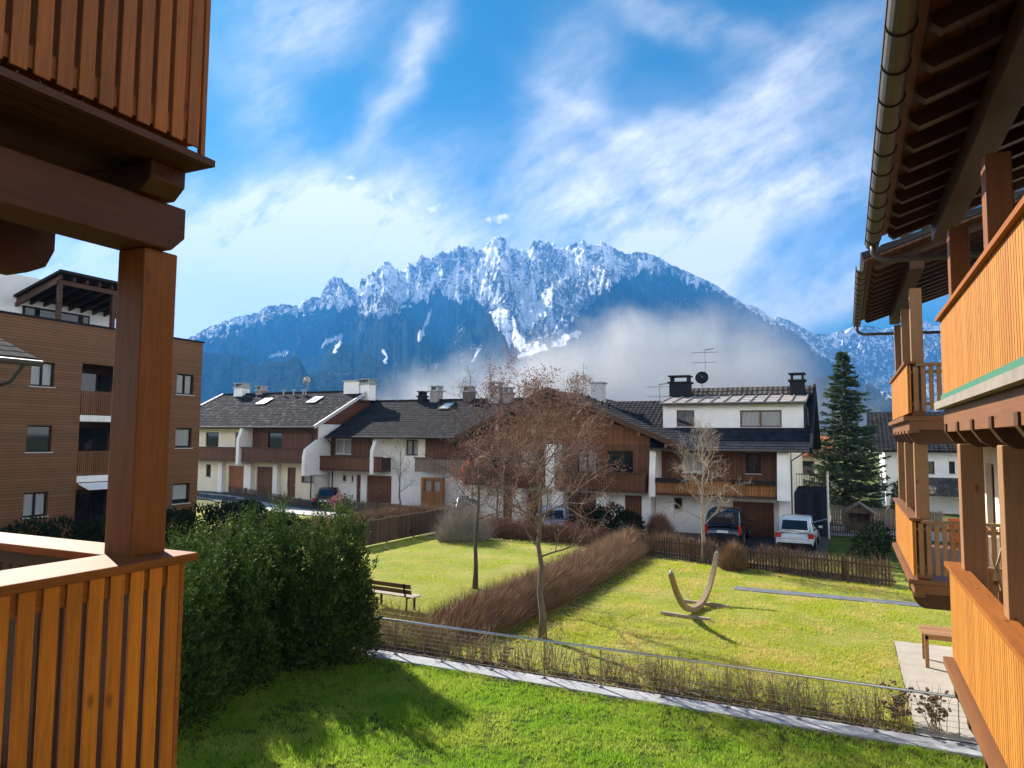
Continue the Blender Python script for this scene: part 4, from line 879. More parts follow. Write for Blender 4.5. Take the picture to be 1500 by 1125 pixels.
    for sgn, rr in ((1, 1.), (-1, .93)):
        k = len(mb.v)
        for y in (y0, y1-.08): mb.v += [(gx_-.02+u_*rr, y, gzz+v_*rr) for u_, v_ in prof]
        for i in range(10): mb.f.append((k+i, k+i+1, k+11+i+1, k+11+i) if sgn > 0 else (k+i, k+11+i, k+11+i+1, k+i+1))
    mb.prism(prof, lambda u_, v_, w_: (gx_-.02+u_, w_, gzz+v_), y1-.085, y1-.075)
    mb.tube([(gx_-.02-r, y0, gzz+.01), (gx_-.02-r, y1-.08, gzz+.01)], .013, 6)
    gt = mb.build('gutter', M['gutter'], rf, smooth=False)
    for y in np.arange(y1-.5, y0, -.62):
        mb = MB(); pts = [(gx_-.02+math.cos(a)*(r+.006), y, gzz+math.sin(a)*(r+.006)) for a in np.linspace(math.pi*.93, 2.07*math.pi, 12)]
        mb.tube(pts, .008, 5); mb.build('gutter_bracket', M['dark_trim'], gt)
    mb = MB(); yd = y1-.35
    mb.tube([(gx_-.02, yd, gzz-.06), (gx_-.02, yd, gzz-.2), (gx_+.03, yd-.0, gzz-.28), (gx_+.14, yd-.02, gzz-.34), (wall_x-.25, yd-.1, gzz-.40), (wall_x-.12, yd-.12, gzz-.48), (wall_x-.10, yd-.12, gzz-.6), (wall_x-.10, y_hi+.1, gzz-1.0), (wall_x-.10, y_hi+.1, 0)], .045, 8)
    mb.build('downpipe', M['gutter'], rf, smooth=True)
    return C_
chalet(3.2, 10.75, 8.36, .46, 'near timber chalet block with honey slatted balconies and a long gutter at the right edge', [10.55, 7.95, 5.35], [10.25, 7.65, 5.05], 3.0, True)
chalet(16.5, 22.1, 8.78, .38, 'farther timber chalet block set back beyond the gap, with small slatted balconies', [16.75, 19.3, 21.9], [16.75, 19.3, 21.9], 3.0, False)

# ================================================================== balcony corner of our own house, left foreground
KS = 1.6
def k_(x, y, z): return (KS*x, KS*y, 5.3+KS*(z-5.3))
class KB(MB):
    def box(s, x0, x1, y0, y1, z0, z1):
        a = k_(x0, y0, z0); b_ = k_(x1, y1, z1); return MB.box(s, a[0], b_[0], a[1], b_[1], a[2], b_[2])
B = thing('timber_balcony', k_(-2.9, 1.0, 3.3), 'varnished timber balcony corner with a square post, beams and orange slats, left foreground', 'balcony')
mb = KB(); mb.box(-2.86, -2.69, 2.06, 2.225, 4.78, 6.103); mb.build('post', M['beam_z'], B, bevel=.012)
mb = KB(); mb.box(-2.83, -2.535, -1.2, 2.265, 4.765, 4.80); mb.build('handrail', M['cap_y'], B, bevel=.008)
mb = KB(); mb.box(-5.2, -2.833, 2.04, 2.265, 4.765, 4.80); mb.build('handrail', M['cap_x'], B, bevel=.008)
mb = KB()
y = 2.19
while y > -1.2: mb.box(-2.565, -2.555, y-.058, y, 3.45, 4.762); y -= .0845
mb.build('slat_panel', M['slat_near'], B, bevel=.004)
mb = KB(); mb.box(-2.63, -2.569, -1.2, 2.18, 4.68, 4.763); mb.box(-2.63, -2.569, -1.2, 2.18, 3.62, 3.70); mb.box(-2.575, -2.557, 2.195, 2.215, 3.45, 4.762); mb.build('rail_batten', M['cap_y'], B)
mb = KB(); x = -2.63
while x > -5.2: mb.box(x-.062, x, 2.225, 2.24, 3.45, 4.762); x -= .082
mb.box(-5.2, -2.87, 2.16, 2.222, 4.68, 4.763); mb.box(-5.2, -2.87, 2.16, 2.222, 3.62, 3.70); mb.build('far_slat_panel', M['beam_x'], B)  # dark beam wood puts the balcony's inner shade into these slats
mb = KB(); mb.box(-5.2, -2.64, -1.2, 2.25, 3.40, 3.55); mb.build('deck', M['paving'], B)  # pale paving colour gives the balcony floor a sunlit look
F3k = lambda u_, v_, w_: k_(w_, u_, v_)
def kprism(poly, w0, w1, fn): 
    m_ = MB(); m_.prism(poly, lambda u_, v_, w_: k_(*fn(u_, v_, w_)), w0, w1); return m_
# main beam along the balcony edge, its head chamfered
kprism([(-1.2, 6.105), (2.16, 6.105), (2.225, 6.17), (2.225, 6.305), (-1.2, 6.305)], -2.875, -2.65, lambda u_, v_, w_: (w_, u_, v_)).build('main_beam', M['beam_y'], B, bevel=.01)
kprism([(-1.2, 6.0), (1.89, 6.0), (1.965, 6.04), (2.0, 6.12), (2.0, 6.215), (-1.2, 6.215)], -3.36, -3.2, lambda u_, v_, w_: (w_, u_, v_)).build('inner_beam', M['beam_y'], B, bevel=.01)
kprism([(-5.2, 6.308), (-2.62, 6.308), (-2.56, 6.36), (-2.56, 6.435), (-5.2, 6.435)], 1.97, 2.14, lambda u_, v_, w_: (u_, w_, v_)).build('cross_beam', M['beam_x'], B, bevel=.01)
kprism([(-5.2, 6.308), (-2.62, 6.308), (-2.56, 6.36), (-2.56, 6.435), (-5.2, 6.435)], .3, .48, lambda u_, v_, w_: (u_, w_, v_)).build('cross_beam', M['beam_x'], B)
mb = KB(); mb.box(-5.2, -2.405, -1.2, 2.155, 6.437, 6.465); mb.build('upper_deck', M['deck'], B)
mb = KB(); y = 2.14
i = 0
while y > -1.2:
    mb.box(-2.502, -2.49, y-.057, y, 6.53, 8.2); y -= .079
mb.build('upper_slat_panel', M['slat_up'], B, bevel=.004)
mb = KB(); mb.box(-2.56, -2.504, -1.2, 2.15, 6.55, 6.63); mb.box(-2.56, -2.504, -1.2, 2.15, 7.9, 7.98); mb.box(-2.51, -2.488, 2.15, 2.172, 6.50, 8.2)
yy = 2.145
while yy > -1.2: mb.box(-2.60, -2.562, yy-.072, yy, 6.468, 8.2); yy -= .079
mb.build('upper_batten', M['beam_z'], B)

HW = thing('shading_house_wall', (-2, -2.2, 0), 'unseen house wall and overhang added behind the viewpoint to shade the varnished balcony', 'house')
mb = MB(); mb.box(-12, 1.2, -2.5, -2.2, -.2, 11); mb.build('wall', M['louvre'], HW)  # wall added out of view to darken the balcony faces turned towards it
mb = MB(); mb.box(-3.8, 1.2, -2.196, -.25, 7.25, 7.42); mb.build('shade_overhang', M['deck'], HW)  # unseen overhang added to keep the sun off that wall

# ================================================================== retaining wall and railing
RW = MB(); RW.box(-24, 2.3, 14.62, 15.12, -.5, .045)
tag(RW.build('retaining_wall', M['concrete'], loc=(-5, 14.9, 0), bevel=.015), 'low pale concrete wall top edging the front lawn under the wire railing', 'wall')
RL = thing('wire_railing', (-5, 14.95, .045), 'steel railing with thin horizontal wires on the concrete wall', 'railing')
mb = MB(); mb.tube([(-24, 14.98, .85), (1.95, 14.98, .85)], .026, 8); mb.build('handrail', M['steel'], RL, smooth=True)
for i, x in enumerate(np.arange(-10.05, 2.2, 1.3)):
    mb = MB(); mb.box(x-.006, x+.006, 14.955, 15.005, .045, .83); mb.box(x-.04, x+.04, 14.92, 15.04, .046, .055); mb.build('post', M['metal'], RL)
for i in range(7):
    mb = MB(); z = .13+i*.098; mb.tube([(-24, 14.98, z), (1.95, 14.98, z)], .0035, 4); mb.build('wire', M['steel'], RL)

# ================================================================== garden furniture
T_ = thing('garden_table', (2.6, 20.1, .03), 'plain brown wooden garden table on the paving by the chalet', 'table')
mb = MB()
for k in range(7): mb.box(1.47, 3.35, 19.62+k*.135, 19.745+k*.135, .775, .81)
mb.build('table_top', M['teak'], T_)
mb = MB(); mb.box(1.55, 3.3, 19.66, 19.69, .68, .773); mb.box(1.55, 3.3, 20.47, 20.5, .68, .773); mb.box(1.55, 1.58, 19.69, 20.47, .68, .773); mb.build('apron', M['teak'], T_)
for (x, y) in ((1.58, 19.7), (1.58, 20.46), (3.25, 19.7), (3.25, 20.46)):
    mb = MB(); mb.box(x-.04, x+.04, y-.04, y+.04, .03, .772); mb.build('leg', M['teak'], T_, bevel=.005)

BN = thing('park_bench', (-13.0, 18.6, 0), 'wooden park bench with dark back slats beside the yew hedge', 'bench')
rot = lambda x, y: (-12.0-x*.995+ -y*.08, 18.75+x*.08-y*.995)     # x along the bench, y towards the back rest (away)
def bbox(mb, x0, x1, y0, y1, z0, z1, lean=0.):
    vs = []
    for (x, y, z) in [(x0, y0, z0), (x1, y0, z0), (x1, y1, z0), (x0, y1, z0), (x0, y0, z1), (x1, y0, z1), (x1, y1, z1), (x0, y1, z1)]:
        X, Y = rot(x, y+lean*(z-.45)); vs.append((X, Y, z))
    mb.add(vs, [(3, 2, 1, 0), (4, 5, 6, 7), (0, 1, 5, 4), (1, 2, 6, 5), (2, 3, 7, 6), (3, 0, 4, 7)])
mb = MB()
for k in range(3): bbox(mb, 0, 1.75, -.02-.15*k-.13, -.02-.15*k, .43, .465)
mb.build('seat', M['bench_grey'], BN)
mb = MB()
for k in range(2): bbox(mb, 0, 1.75, .01, .04, .56+k*.17, .69+k*.17, .25)
mb.build('backrest', M['bench_dark'], BN)
for x in (.2, 1.5):
    mb = MB(); bbox(mb, x, x+.05, -.42, -.36, 0, .428); bbox(mb, x, x+.05, -.02, .005, 0, .428, .0); bbox(mb, x, x+.05, .045, .075, .46, .88, .25); bbox(mb, x, x+.05, -.42, .02, .39, .428); mb.build('leg', M['dark_trim'], BN)
SB = thing('log_bench', onY(988/3.41+280, 742, 43.6)[:2]+(0,), 'small pale wooden bench by the garage of the middle house block', 'bench')
q = onY(570, 742, 43.6); bx_, by_ = q[0], 43.6
mb = MB(); mb.box(bx_-.75, bx_+.75, by_-.2, by_+.2, .42, .50); mb.build('seat', M['teak'], SB)
for s_ in (-.6, .6): mb = MB(); mb.box(bx_+s_-.05, bx_+s_+.05, by_-.17, by_+.17, .01, .418); mb.build('leg', M['teak'], SB)

HM = thing('hammock_stand', (-4.4, 22.9, 0), 'curved wooden hammock stand without its hammock on the lawn', 'hammock stand')
pa, pb = Vector((-4.65, 20.7, 1.5)), Vector((-4.05, 25.2, 1.5)); mid = (pa+pb)/2; pts = []
for i in range(25):
    s_ = i/12-1; q = mid+(pb-mid)*s_*(1-.03*s_*s_); z = .10+1.38*abs(s_)**2.3; pts.append(Vector((q.x, q.y, z)))
mb = MB(); ax = (pb-pa).normalized(); sd = Vector((ax.y, -ax.x, 0)).normalized(); k = 0
for i, p_ in enumerate(pts):
    d_ = (pts[min(i+1, 24)]-pts[max(i-1, 0)]).normalized(); u_ = sd.cross(d_).normalized(); wv_ = .07+.02*(1-abs(i/12-1)); tv_ = .055+.03*(1-abs(i/12-1))
    mb.v += [tuple(p_+a_*sd*wv_+c_*u_*tv_) for a_, c_ in ((-1, -1), (1, -1), (1, 1), (-1, 1))]
for i in range(24):
    for j in range(4): mb.f.append((i*4+j, i*4+(j+1) % 4, i*4+4+(j+1) % 4, i*4+4+j))
mb.f += [(3, 2, 1, 0), (96, 97, 98, 99)]
mb.build('arc', M['hammock_wood'], HM, bevel=.01)
for yy in (-1.0, .95):
    c_ = mid+ax*yy; mb = MB(); mb.bar((c_.x-sd.x*.75, c_.y-sd.y*.75, .05), (c_.x+sd.x*.75, c_.y+sd.y*.75, .05), .12, .09); mb.build('foot', M['bench_grey'], HM, bevel=.008)
mb = MB(); mb.tube([tuple(pts[0]), tuple(pts[0]+Vector((0, .06, .05)))], .05, 8); mb.tube([tuple(pts[-1]), tuple(pts[-1]+Vector((0, -.06, .05)))], .05, 8); mb.build('end_cap', M['grey_trim'], HM)

# ================================================================== fences
def picket(name, P0, P1, h, label, zf=lambda x, y: 0, pitch=.125, wd=.058, material=None):
    P0, P1 = Vector(P0), Vector(P1); L = (P1-P0).length; d_ = (P1-P0)/L; nrm = Vector((d_.y, -d_.x)); c_ = (P0+P1)/2
    F = thing(name, (c_.x, c_.y, 0), label, 'fence'); rng = random.Random(int(L*100)); material = material or M['picket']
    mb = MB(); n = int(L/pitch)
    for i in range(n):
        s_ = i*pitch+rng.uniform(-.012, .012); q = P0+d_*s_; r = q+d_*wd; z = zf(q.x, q.y); hh = h+rng.uniform(-.03, .03); o0, o1 = nrm*.012, nrm*.034; l = rng.uniform(-.012, .012)
        vs = [(q+o1, z+.05), (r+o1, z+.05), (r+o0, z+.05), (q+o0, z+.05), (q+o1+d_*l, z+hh-.04), (r+o1+d_*l, z+hh-.04), (r+o0+d_*l, z+hh-.04), (q+o0+d_*l, z+hh-.04), ((q+r)/2+o1+d_*l, z+hh), ((q+r)/2+o0+d_*l, z+hh)]
        mb.add([(v_.x, v_.y, zz) for v_, zz in vs], [(3, 2, 1, 0), (0, 1, 5, 8, 4), (1, 2, 6, 5), (2, 3, 7, 9, 6), (3, 0, 4, 7), (4, 8, 9, 7), (8, 5, 6, 9)])
    mb.build('picket', material, F)
    mb = MB()
    for zz in (.22, h-.22):
        k = max(1, int(L/3))
        for i in range(k):
            a_, b_ = P0+d_*L*i/k, P0+d_*L*(i+1)/k; mb.bar((a_.x, a_.y, zz+zf(a_.x, a_.y)), (b_.x, b_.y, zz+zf(b_.x, b_.y)), .022, .07)
    mb.build('rail', material, F)
    i = 0.
    while i <= L+.01:
        q = P0+d_*i-nrm*.06; z = zf(q.x, q.y); mb = MB(); mb.box(q.x-.045, q.x+.045, q.y-.045, q.y+.045, z-.1, z+h+.02); mb.build('post', material, F); i += max(2.4, L/40)
    return F
picket('picket_fence', (-8.6, 32.6), (-5.0, 31.6), .95, 'dark picket fence between the brown hedge and the small pale tree')
picket('picket_fence', (-4.9, 31.5), (1.5, 29.8), .95, 'weathered brown picket fence below the white car, ending at the chalet')
mb = MB(); mb.box(-8.4, 1.6, 0, .12, -.2, .24)
o = mb.build('fence_kerb', M['concrete'], loc=(0, 0, 0)); o.rotation_euler = (0, 0, math.atan2(-2.8, 10.1)); o.location = (-.55, 30.55, 0); tag(o, 'pale concrete kerb along the foot of the picket fence', 'kerb')
picket('picket_fence', (-47, 44.9), (-32.5, 41.6), .62, 'long dark picket fence in front of the dark red saloon car', gz)
picket('picket_fence', (-32.2, 41.5), (-23, 38.6), .9, 'dark picket fence in front of the middle house block', gz)
picket('board_fence', (-21.2, 28.2), (-21.0, 36.0), 1.25, 'close boarded grey fence at the left edge of the round lawn', pitch=.115, wd=.095, material=M['picket'])

# ================================================================== cars
def car(label, x, y, yaw, paint, L=4.3, Wd=1.78, Hh=1.65, glass_dark=True, van=False, sedan=False, group='parked cars'):
    """rear at local -y end facing the viewer; lofted body with wheels, lamps, glass"""
    C_ = thing('parked_car', (x, y, .012), label, 'car'); C_.rotation_euler = (0, 0, yaw)
    hw_ = Wd/2; belt = .56*Hh; sill = .26
    st = [(-L/2, .80, .45, .58), (-L/2+.06, .93, .34, belt*.86), (-L/2+.22, .985, .27, belt*.97), (-L*.28, 1.0, sill, belt), (0, 1.0, sill-.02, belt*.98), (L*.2, 1.0, sill, belt*.94), (L*.34, .97, .28, belt*.88), (L*.45, .90, .30, belt*.78), (L/2, .72, .40, belt*.55)]
    def ring(y_, wf, z0, z1):
        w_ = hw_*wf; return [(-w_*.86, z0), (w_*.86, z0), (w_*.97, z0+(z1-z0)*.22), (w_, z0+(z1-z0)*.5), (w_*.965, z0+(z1-z0)*.86), (w_*.88, z1), (-w_*.88, z1), (-w_*.965, z0+(z1-z0)*.86), (-w_, z0+(z1-z0)*.5), (-w_*.97, z0+(z1-z0)*.22)]
    def loft(sts, ringf):
        m_ = MB(); n = None
        for s_ in sts:
            r = ringf(*s_); n = len(r); m_.v += [(a_, s_[0], c_) for a_, c_ in r]
        for i in range(len(sts)-1):
            for j in range(n): m_.f.append((i*n+j, i*n+(j+1) % n, (i+1)*n+(j+1) % n, (i+1)*n+j))
        m_.f.append(tuple(range(n))); m_.f.append(tuple(range((len(sts)-1)*n, len(sts)*n))[::-1]); return m_
    def shift(m_): m_.v = [(v[0]+C_.location.x, v[1]+C_.location.y, v[2]+C_.location.z) for v in m_.v]; return m_
    body = shift(loft(st, ring)).build('body', paint, C_, smooth=True)
    if sedan: cab = [(-L*.36, .80, belt-.02, belt+.02), (-L*.20, .80, belt-.02, Hh*.97), (-L*.10, .80, belt-.02, Hh), (L*.06, .80, belt-.02, Hh*.985), (L*.24, .80, belt-.05, belt-.0)]
    elif van: cab = [(-L/2+.10, .9, belt-.02, belt+.05), (-L/2+.22, .9, belt-.02, Hh*.98), (-L*.1, .88, belt-.02, Hh), (L*.16, .86, belt-.02, Hh*.97), (L*.32, .8, belt-.06, belt)]
    else: cab = [(-L/2+.16, .86, belt-.02, belt+.05), (-L/2+.46, .84, belt-.02, Hh*.955), (-L*.12, .84, belt-.02, Hh), (L*.08, .82, belt-.02, Hh*.98), (L*.27, .8, belt-.06, belt-.0)]
    def cring(y_, wf, z0, z1):
        w_ = hw_*wf*1.04; t = .80; return [(-w_*1.06, z0), (w_*1.06, z0), (w_*(1.06-.2*.75), z0+(z1-z0)*.75), (w_*t, z1-.02*(z1-z0)), (w_*t*.7, z1), (-w_*t*.7, z1), (-w_*t, z1-.02*(z1-z0)), (-w_*(1.06-.2*.75), z0+(z1-z0)*.75)]
    cabin = shift(loft(cab, cring)).build('cabin', paint, C_, smooth=True)
    for q_ in (body,): sb_ = q_.modifiers.new('round', 'SUBSURF'); sb_.levels = sb_.render_levels = 2
    # glass set proud of the cabin
    def lift(a_, b_, c_, d_, off):
        a_, b_, c_, d_ = map(Vector, (a_, b_, c_, d_)); n = (b_-a_).cross(d_-a_).normalized()*off; return [a_+n, b_+n, c_+n, d_+n]
    def cpt(i, f, side, hfrac):
        s0, s1 = cab[i], cab[i+1]; v = [s0[k]+(s1[k]-s0[k])*f for k in range(4)]; w_ = hw_*v[1]*1.04; z = v[2]+(v[3]-v[2])*hfrac
        wf = 1.06-.2*hfrac if hfrac <= .75 else .91-(hfrac-.75)*.44
        return (side*w_*wf, v[0], z)
    g = MB()
    g.add(lift(cpt(0, .10, -.93, 1), cpt(0, .10, .93, 1), cpt(0, .86, .86, 1), cpt(0, .86, -.86, 1), .02), [(0, 1, 2, 3)])
    g.v = [(v[0]+C_.location.x, v[1]+C_.location.y, v[2]+C_.location.z) for v in g.v]; g.build('rear_window', M['glass'], C_)
    for s_ in (-1, 1):
        g = MB()
        for (i, f0, f1) in ((1, .12, .95), (2, .05, .95)):
            q = [cpt(i, f0, s_, .16), cpt(i, f1, s_, .16), cpt(i, f1, s_, .80), cpt(i, f0, s_, .80)]
            q = [(a_[0]+s_*.018, a_[1], a_[2]) for a_ in q]; g.add(q if s_ > 0 else q[::-1], [(0, 1, 2, 3)])
        shift(g).build('side_window', M['glass'], C_)
    g = MB(); q = lift(cpt(3, .10, .86, 1), cpt(3, .10, -.86, 1), cpt(3, .9, -.93, 1), cpt(3, .9, .93, 1), .02); g.add(q, [(0, 1, 2, 3)]); shift(g).build('windscreen', M['glass'], C_)
    # wheels
    for s_ in (-1, 1):
        for yy in (-L*.30, L*.32):
            m_ = MB(); r = .335; xo = s_*(hw_-.10); n = 20
            for a0, rr in ((-.11, r*.93), (-.10, r), (.10, r), (.11, r*.93)): m_.v += [(xo+a0, yy+math.cos(2*math.pi*j/n)*rr, r+math.sin(2*math.pi*j/n)*rr) for j in range(n)]
            for i in range(3):
                for j in range(n): m_.f.append((i*n+j, i*n+(j+1) % n, (i+1)*n+(j+1) % n, (i+1)*n+j))
            m_.f += [tuple(range(n))[::-1], tuple(range(3*n, 4*n))]
            wh = shift(m_).build('wheel', M['tyre'], C_)
            m_ = MB(); m_.tube([(xo+s_*.112, yy, r), (xo+s_*.125, yy, r)], r*.62, 16); shift(m_).build('rim', M['rim'], wh)
    yb = -L/2
    for s_ in (-1, 1):
        m_ = MB(); m_.box(s_*hw_*.66, s_*hw_*.95, yb+.0, yb+.18, belt*.70, belt*.97) if not van else m_.box(s_*hw_*.80, s_*hw_*.96, yb-.0, yb+.15, belt*.62, belt*1.05)
        shift(m_).build('tail_light', M['red_lamp'], C_, bevel=.02)
    m_ = MB(); m_.box(-hw_*.92, hw_*.92, yb-.05, yb+.15, .30, .52); shift(m_).build('bumper', M['black'] if not paint is M['car_white'] else M['car_white'], C_, bevel=.04)
    m_ = MB(); m_.box(-hw_*.86, hw_*.86, yb-.065, yb+.05, .24, .40); shift(m_).build('diffuser', M['black'], C_, bevel=.03)
    m_ = MB(); m_.box(-.27, .27, yb-.02, yb+.06, belt*.66, belt*.66+.12); shift(m_).build('number_plate', M['white_paint'], C_)
    for s_ in (-1, 1):
        m_ = MB(); m_.box(s_*(hw_+.02), s_*(hw_+.2), L*.17, L*.22, belt*.98, belt*1.1); shift(m_).build('mirror', paint, C_, bevel=.02)
    return C_
M['tyre'] = plain('tyre', (.015, .015, .016), .85); M['rim'] = plain('wheel_rim', (.42, .42, .43), .3, .7)
M['red_lamp'] = plain('red_lamp', (.45, .015, .012), .2, coat=.6)
M['car_white'] = plain('car_paint_white', (.72, .74, .76), .25, coat=1.); M['car_dark'] = plain('car_paint_dark', (.022, .02, .026), .2, coat=1.)
M['car_maroon'] = plain('car_paint_maroon', (.045, .008, .012), .2, coat=1.); M['car_blue'] = plain('car_paint_pale_blue', (.42, .50, .60), .25, coat=1.)
car('white compact crossover car parked nose in behind the picket fence', -2.35, 39.3, R_(-1), M['car_white'], 4.2, 1.82, 1.56)
car('dark people carrier parked nose in before the garage with the warm balcony above', -5.75, 39.4, R_(1), M['car_dark'], 4.5, 1.84, 1.78, van=True)
car('dark red saloon car parked beside the left house block', -35.9, 44.2, R_(28), M['car_maroon'], 4.6, 1.8, 1.44, sedan=True)
car('pale blue car half hidden behind the reddish bare tree', -15.2, 38.4, R_(20), M['car_blue'], 4.1, 1.75, 1.5)
car('dark car behind the trees beside the glazed bay', -22.6, 41.9, R_(25), M['car_dark'], 4.2, 1.75, 1.5)

# ================================================================== vegetation
def bare_tree(name, label, base, height, r0, first, spread, seed, bark, n_limb=14, tilt=.9, twig_mat=None, leaf=None, n_leaf=0, leaf_size=.05, droop=0., lean=(0, 0), levels=3, cat='tree', dens=1.):
    rng = random.Random(seed); T = thing(name, base, label, cat)
    tr = MB(); cr = MB(); ends = []; bx, by, bz = base
    def path(p, d, L, n, wob, up):
        pts = [Vector(p)]; d = Vector(d).normalized()
        for i in range(n):
            d = (d+Vector((rng.gauss(0, wob), rng.gauss(0, wob), rng.gauss(0, wob)+up))).normalized(); pts.append(pts[-1]+d*L/n)
        return pts, d
    trunk = [Vector((bx+lean[0]*t_+rng.gauss(0, .03)*min(1, i), by+lean[1]*t_+rng.gauss(0, .03)*min(1, i), bz+height*.93*t_)) for i, t_ in enumerate(np.linspace(0, 1, 11))]
    tr.tube(trunk, [r0*(1.25 if i == 0 else (1-.93*(i/10)**.8)+.03) for i in range(11)], 9)
    def grow(p, d, L, r, lev):
        n = 5 if lev == 1 else (4 if lev == 2 else 3)
        pts, dd = path(p, d, L, n, .13+.04*lev, (.05 if lev > 1 else .09)-droop*(lev > 0))
        rr = [max(.0028, r*(1-.75*i/n)) for i in range(n+1)]
        (tr if lev == 1 else cr).tube(pts, rr, 6 if lev == 1 else (4 if lev == 2 else 3), cap=False)
        if lev >= levels: ends.extend(pts[1:]); return
        k = int((6 if lev == 1 else 5)*dens+rng.random())
        for i in range(k):
            f = .25+.75*(i+rng.random())/k; q = min(n-1, int(f*n)); pp = pts[q].lerp(pts[q+1], f*n-q); dl = (pts[q+1]-pts[q]).normalized()
            side = dl.cross(Vector((rng.gauss(0, 1), rng.gauss(0, 1), rng.gauss(0, 1)))).normalized()
            grow(pp, dl*.75+side*(.55+.4*rng.random()), L*(.62-.22*f)*(.8+.4*rng.random()), r*.5, lev+1)
        ends.append(pts[-1])
    for i in range(n_limb):
        f = first/height+(.92-first/height)*((i+rng.random()*.6)/n_limb)**.85; s_ = f/.93*10
        q = min(9, int(s_)); p = trunk[q].lerp(trunk[q+1], s_-q); a = i*2.4+rng.random()*.5
        Ll = spread*min(1, .62+1.1*(f*height-first)/(height-first))*(1-.62*((f*height-first)/(height-first))**1.4)*(.8+.4*rng.random())
        el = tilt*(.65+.5*(f*height-first)/(height-first))
        grow(p, (math.cos(a)*math.cos(el), math.sin(a)*math.cos(el), math.sin(el)), Ll, r0*.36*(1-.55*f), 1)
    tr.build('trunk', bark, T, smooth=True)
    cr.build('crown', twig_mat or bark, T)
    if leaf:
        E_ = np.array([tuple(e) for e in ends]); idx = RNG.integers(0, len(E_), n_leaf); P_ = E_[idx]+RNG.normal(size=(n_leaf, 3))*.07
        D_ = RNG.normal(size=(n_leaf, 3))+np.array([0, 0, -.3]); V = leaves(P_, D_, leaf_size*RNG.uniform(.5, 1.3, n_leaf), leaf_size*.55)
        tag(np_mesh('leaf', V, 4, leaf, T), kind='stuff')
    return T
bare_tree('bare_tree', 'nearest bare tree on the lawn, twigs full of small reddish dry leaves', (-7.45, 18.03, 0), 6.5, .105, 2.0, 2.75, 11, M['bark'], 22, .72, M['twig_red'], M['bud'], 8500, .062, dens=.95, lean=(-.3, .2), levels=4)
bare_tree('bare_tree', 'slim dark bare tree on the far side of the long brown hedge', (-12.0, 22.8, 0), 7.3, .09, 2.2, 2.3, 23, M['bark_dark'], 15, .55, M['bark_dark'], M['bud'], 1200, .06, lean=(.1, .1))
bare_tree('bare_tree', 'small pale bare tree in front of the right end house by the picket fence', (-5.72, 31.9, 0), 5.5, .10, 1.5, 2.1, 37, M['bark_pale'], 20, .85, M['bark_pale'], M['dry_head'], 400, .05, dens=1.2)
bare_tree('bare_tree', 'small grey bare tree in front of the middle house block', (-29.4, 44.0, 0), 5.6, .08, 1.3, 1.9, 41, M['bark'], 12, .9, M['bark'])
bare_tree('flowering_shrub', 'small pink budding shrub beside the pale garden path', (-28.9, 36.3, 0), 1.6, .04, .4, .75, 53, M['bark_dark'], 9, .7, M['twig_red'], M['blossom'], 420, .08, levels=2, cat='shrub')
bare_tree('red_shrub', 'orange red leaved bush beside the glazed bay of the middle house block', (-23.4, 43.6, 0), 3.6, .07, 1.0, 1.5, 57, M['bark_dark'], 11, .8, M['twig_red'], M['rust_leaf'] if 'rust_leaf' in M else M['orange_leaf'] if 'orange_leaf' in M else mat('orange_dry_leaf', (.42, .12, .05), .8, .3, 3, isl=.4, trans=.25), 2200, .12, levels=2, cat='shrub')
for (x, y, h_, sd_, lab) in [(-18.4, 37.6, 3.9, 61, 'bushy bare tree at the far left edge of the gable fronted house'), (-13.2, 37.4, 4.6, 67, 'reddish bare tree close against the front of the gable fronted house'), (-20.6, 38.6, 4.4, 71, 'bare multi branched tree near the dark car by the glazed bay')]:
    bare_tree('bare_tree', lab, (x, y, 0), h_, .07, .7, 2.3, sd_, M['bark_dark'], 14, .7, M['twig_red'], M['bud'], 3800, .085)

def clump(name, label, base, blobs, n, size, material, cat, stem=True, up=.35, shell=.55, width=.38, group=None, lean_out=1.):
    """foliage: many small leaves on the outer shell and through the depth of a few lobes"""
    T = thing(name, base, label, cat, group); tot = sum((b_[3]*b_[4]*b_[5])**.8 for b_ in blobs)
    Vs = []
    for (cx, cy, cz, rx, ry, rz) in blobs:
        k = int(n*((rx*ry*rz)**.8)/tot); d_ = unit(RNG.normal(size=(k, 3))); rad = (shell+(1-shell)*RNG.random(k)**.5)[:, None]
        lump = 1+.16*fbm(d_[:, 0]*3.2+cx*3, d_[:, 2]*3.2+d_[:, 1]*2.3+cz, 3, int(abs(cx*7+cz*13)))[:, None]
        P_ = np.array([cx, cy, cz])+d_*np.array([rx, ry, rz])*rad*lump
        P_ = P_[P_[:, 2] > base[2]+.03]; d2 = d_[:len(P_)] if len(P_) < k else d_
        D_ = unit((P_-np.array([cx, cy, cz]))/np.array([rx, ry, rz]))*lean_out+np.array([0, 0, up])+RNG.normal(size=P_.shape)*.45
        Vs.append(leaves(P_, D_, size*RNG.uniform(.6, 1.4, len(P_)), size*width))
    np_mesh('foliage', np.concatenate(Vs), 4, material, T)
    if stem:
        mb = MB(); rng = random.Random(int(base[0]*100))
        for i in range(5):
            b_ = blobs[i % len(blobs)]; mb.tube([(base[0]+rng.uniform(-.15, .15), base[1]+rng.uniform(-.15, .15), base[2]-.02), (b_[0]*.5+base[0]*.5, b_[1]*.5+base[1]*.5, b_[2]*.55+base[2]*.45), (b_[0], b_[1], b_[2]+b_[5]*.5)], [.05, .035, .01], 6)
        mb.build('stem', M['bark_dark'], T)
    return T
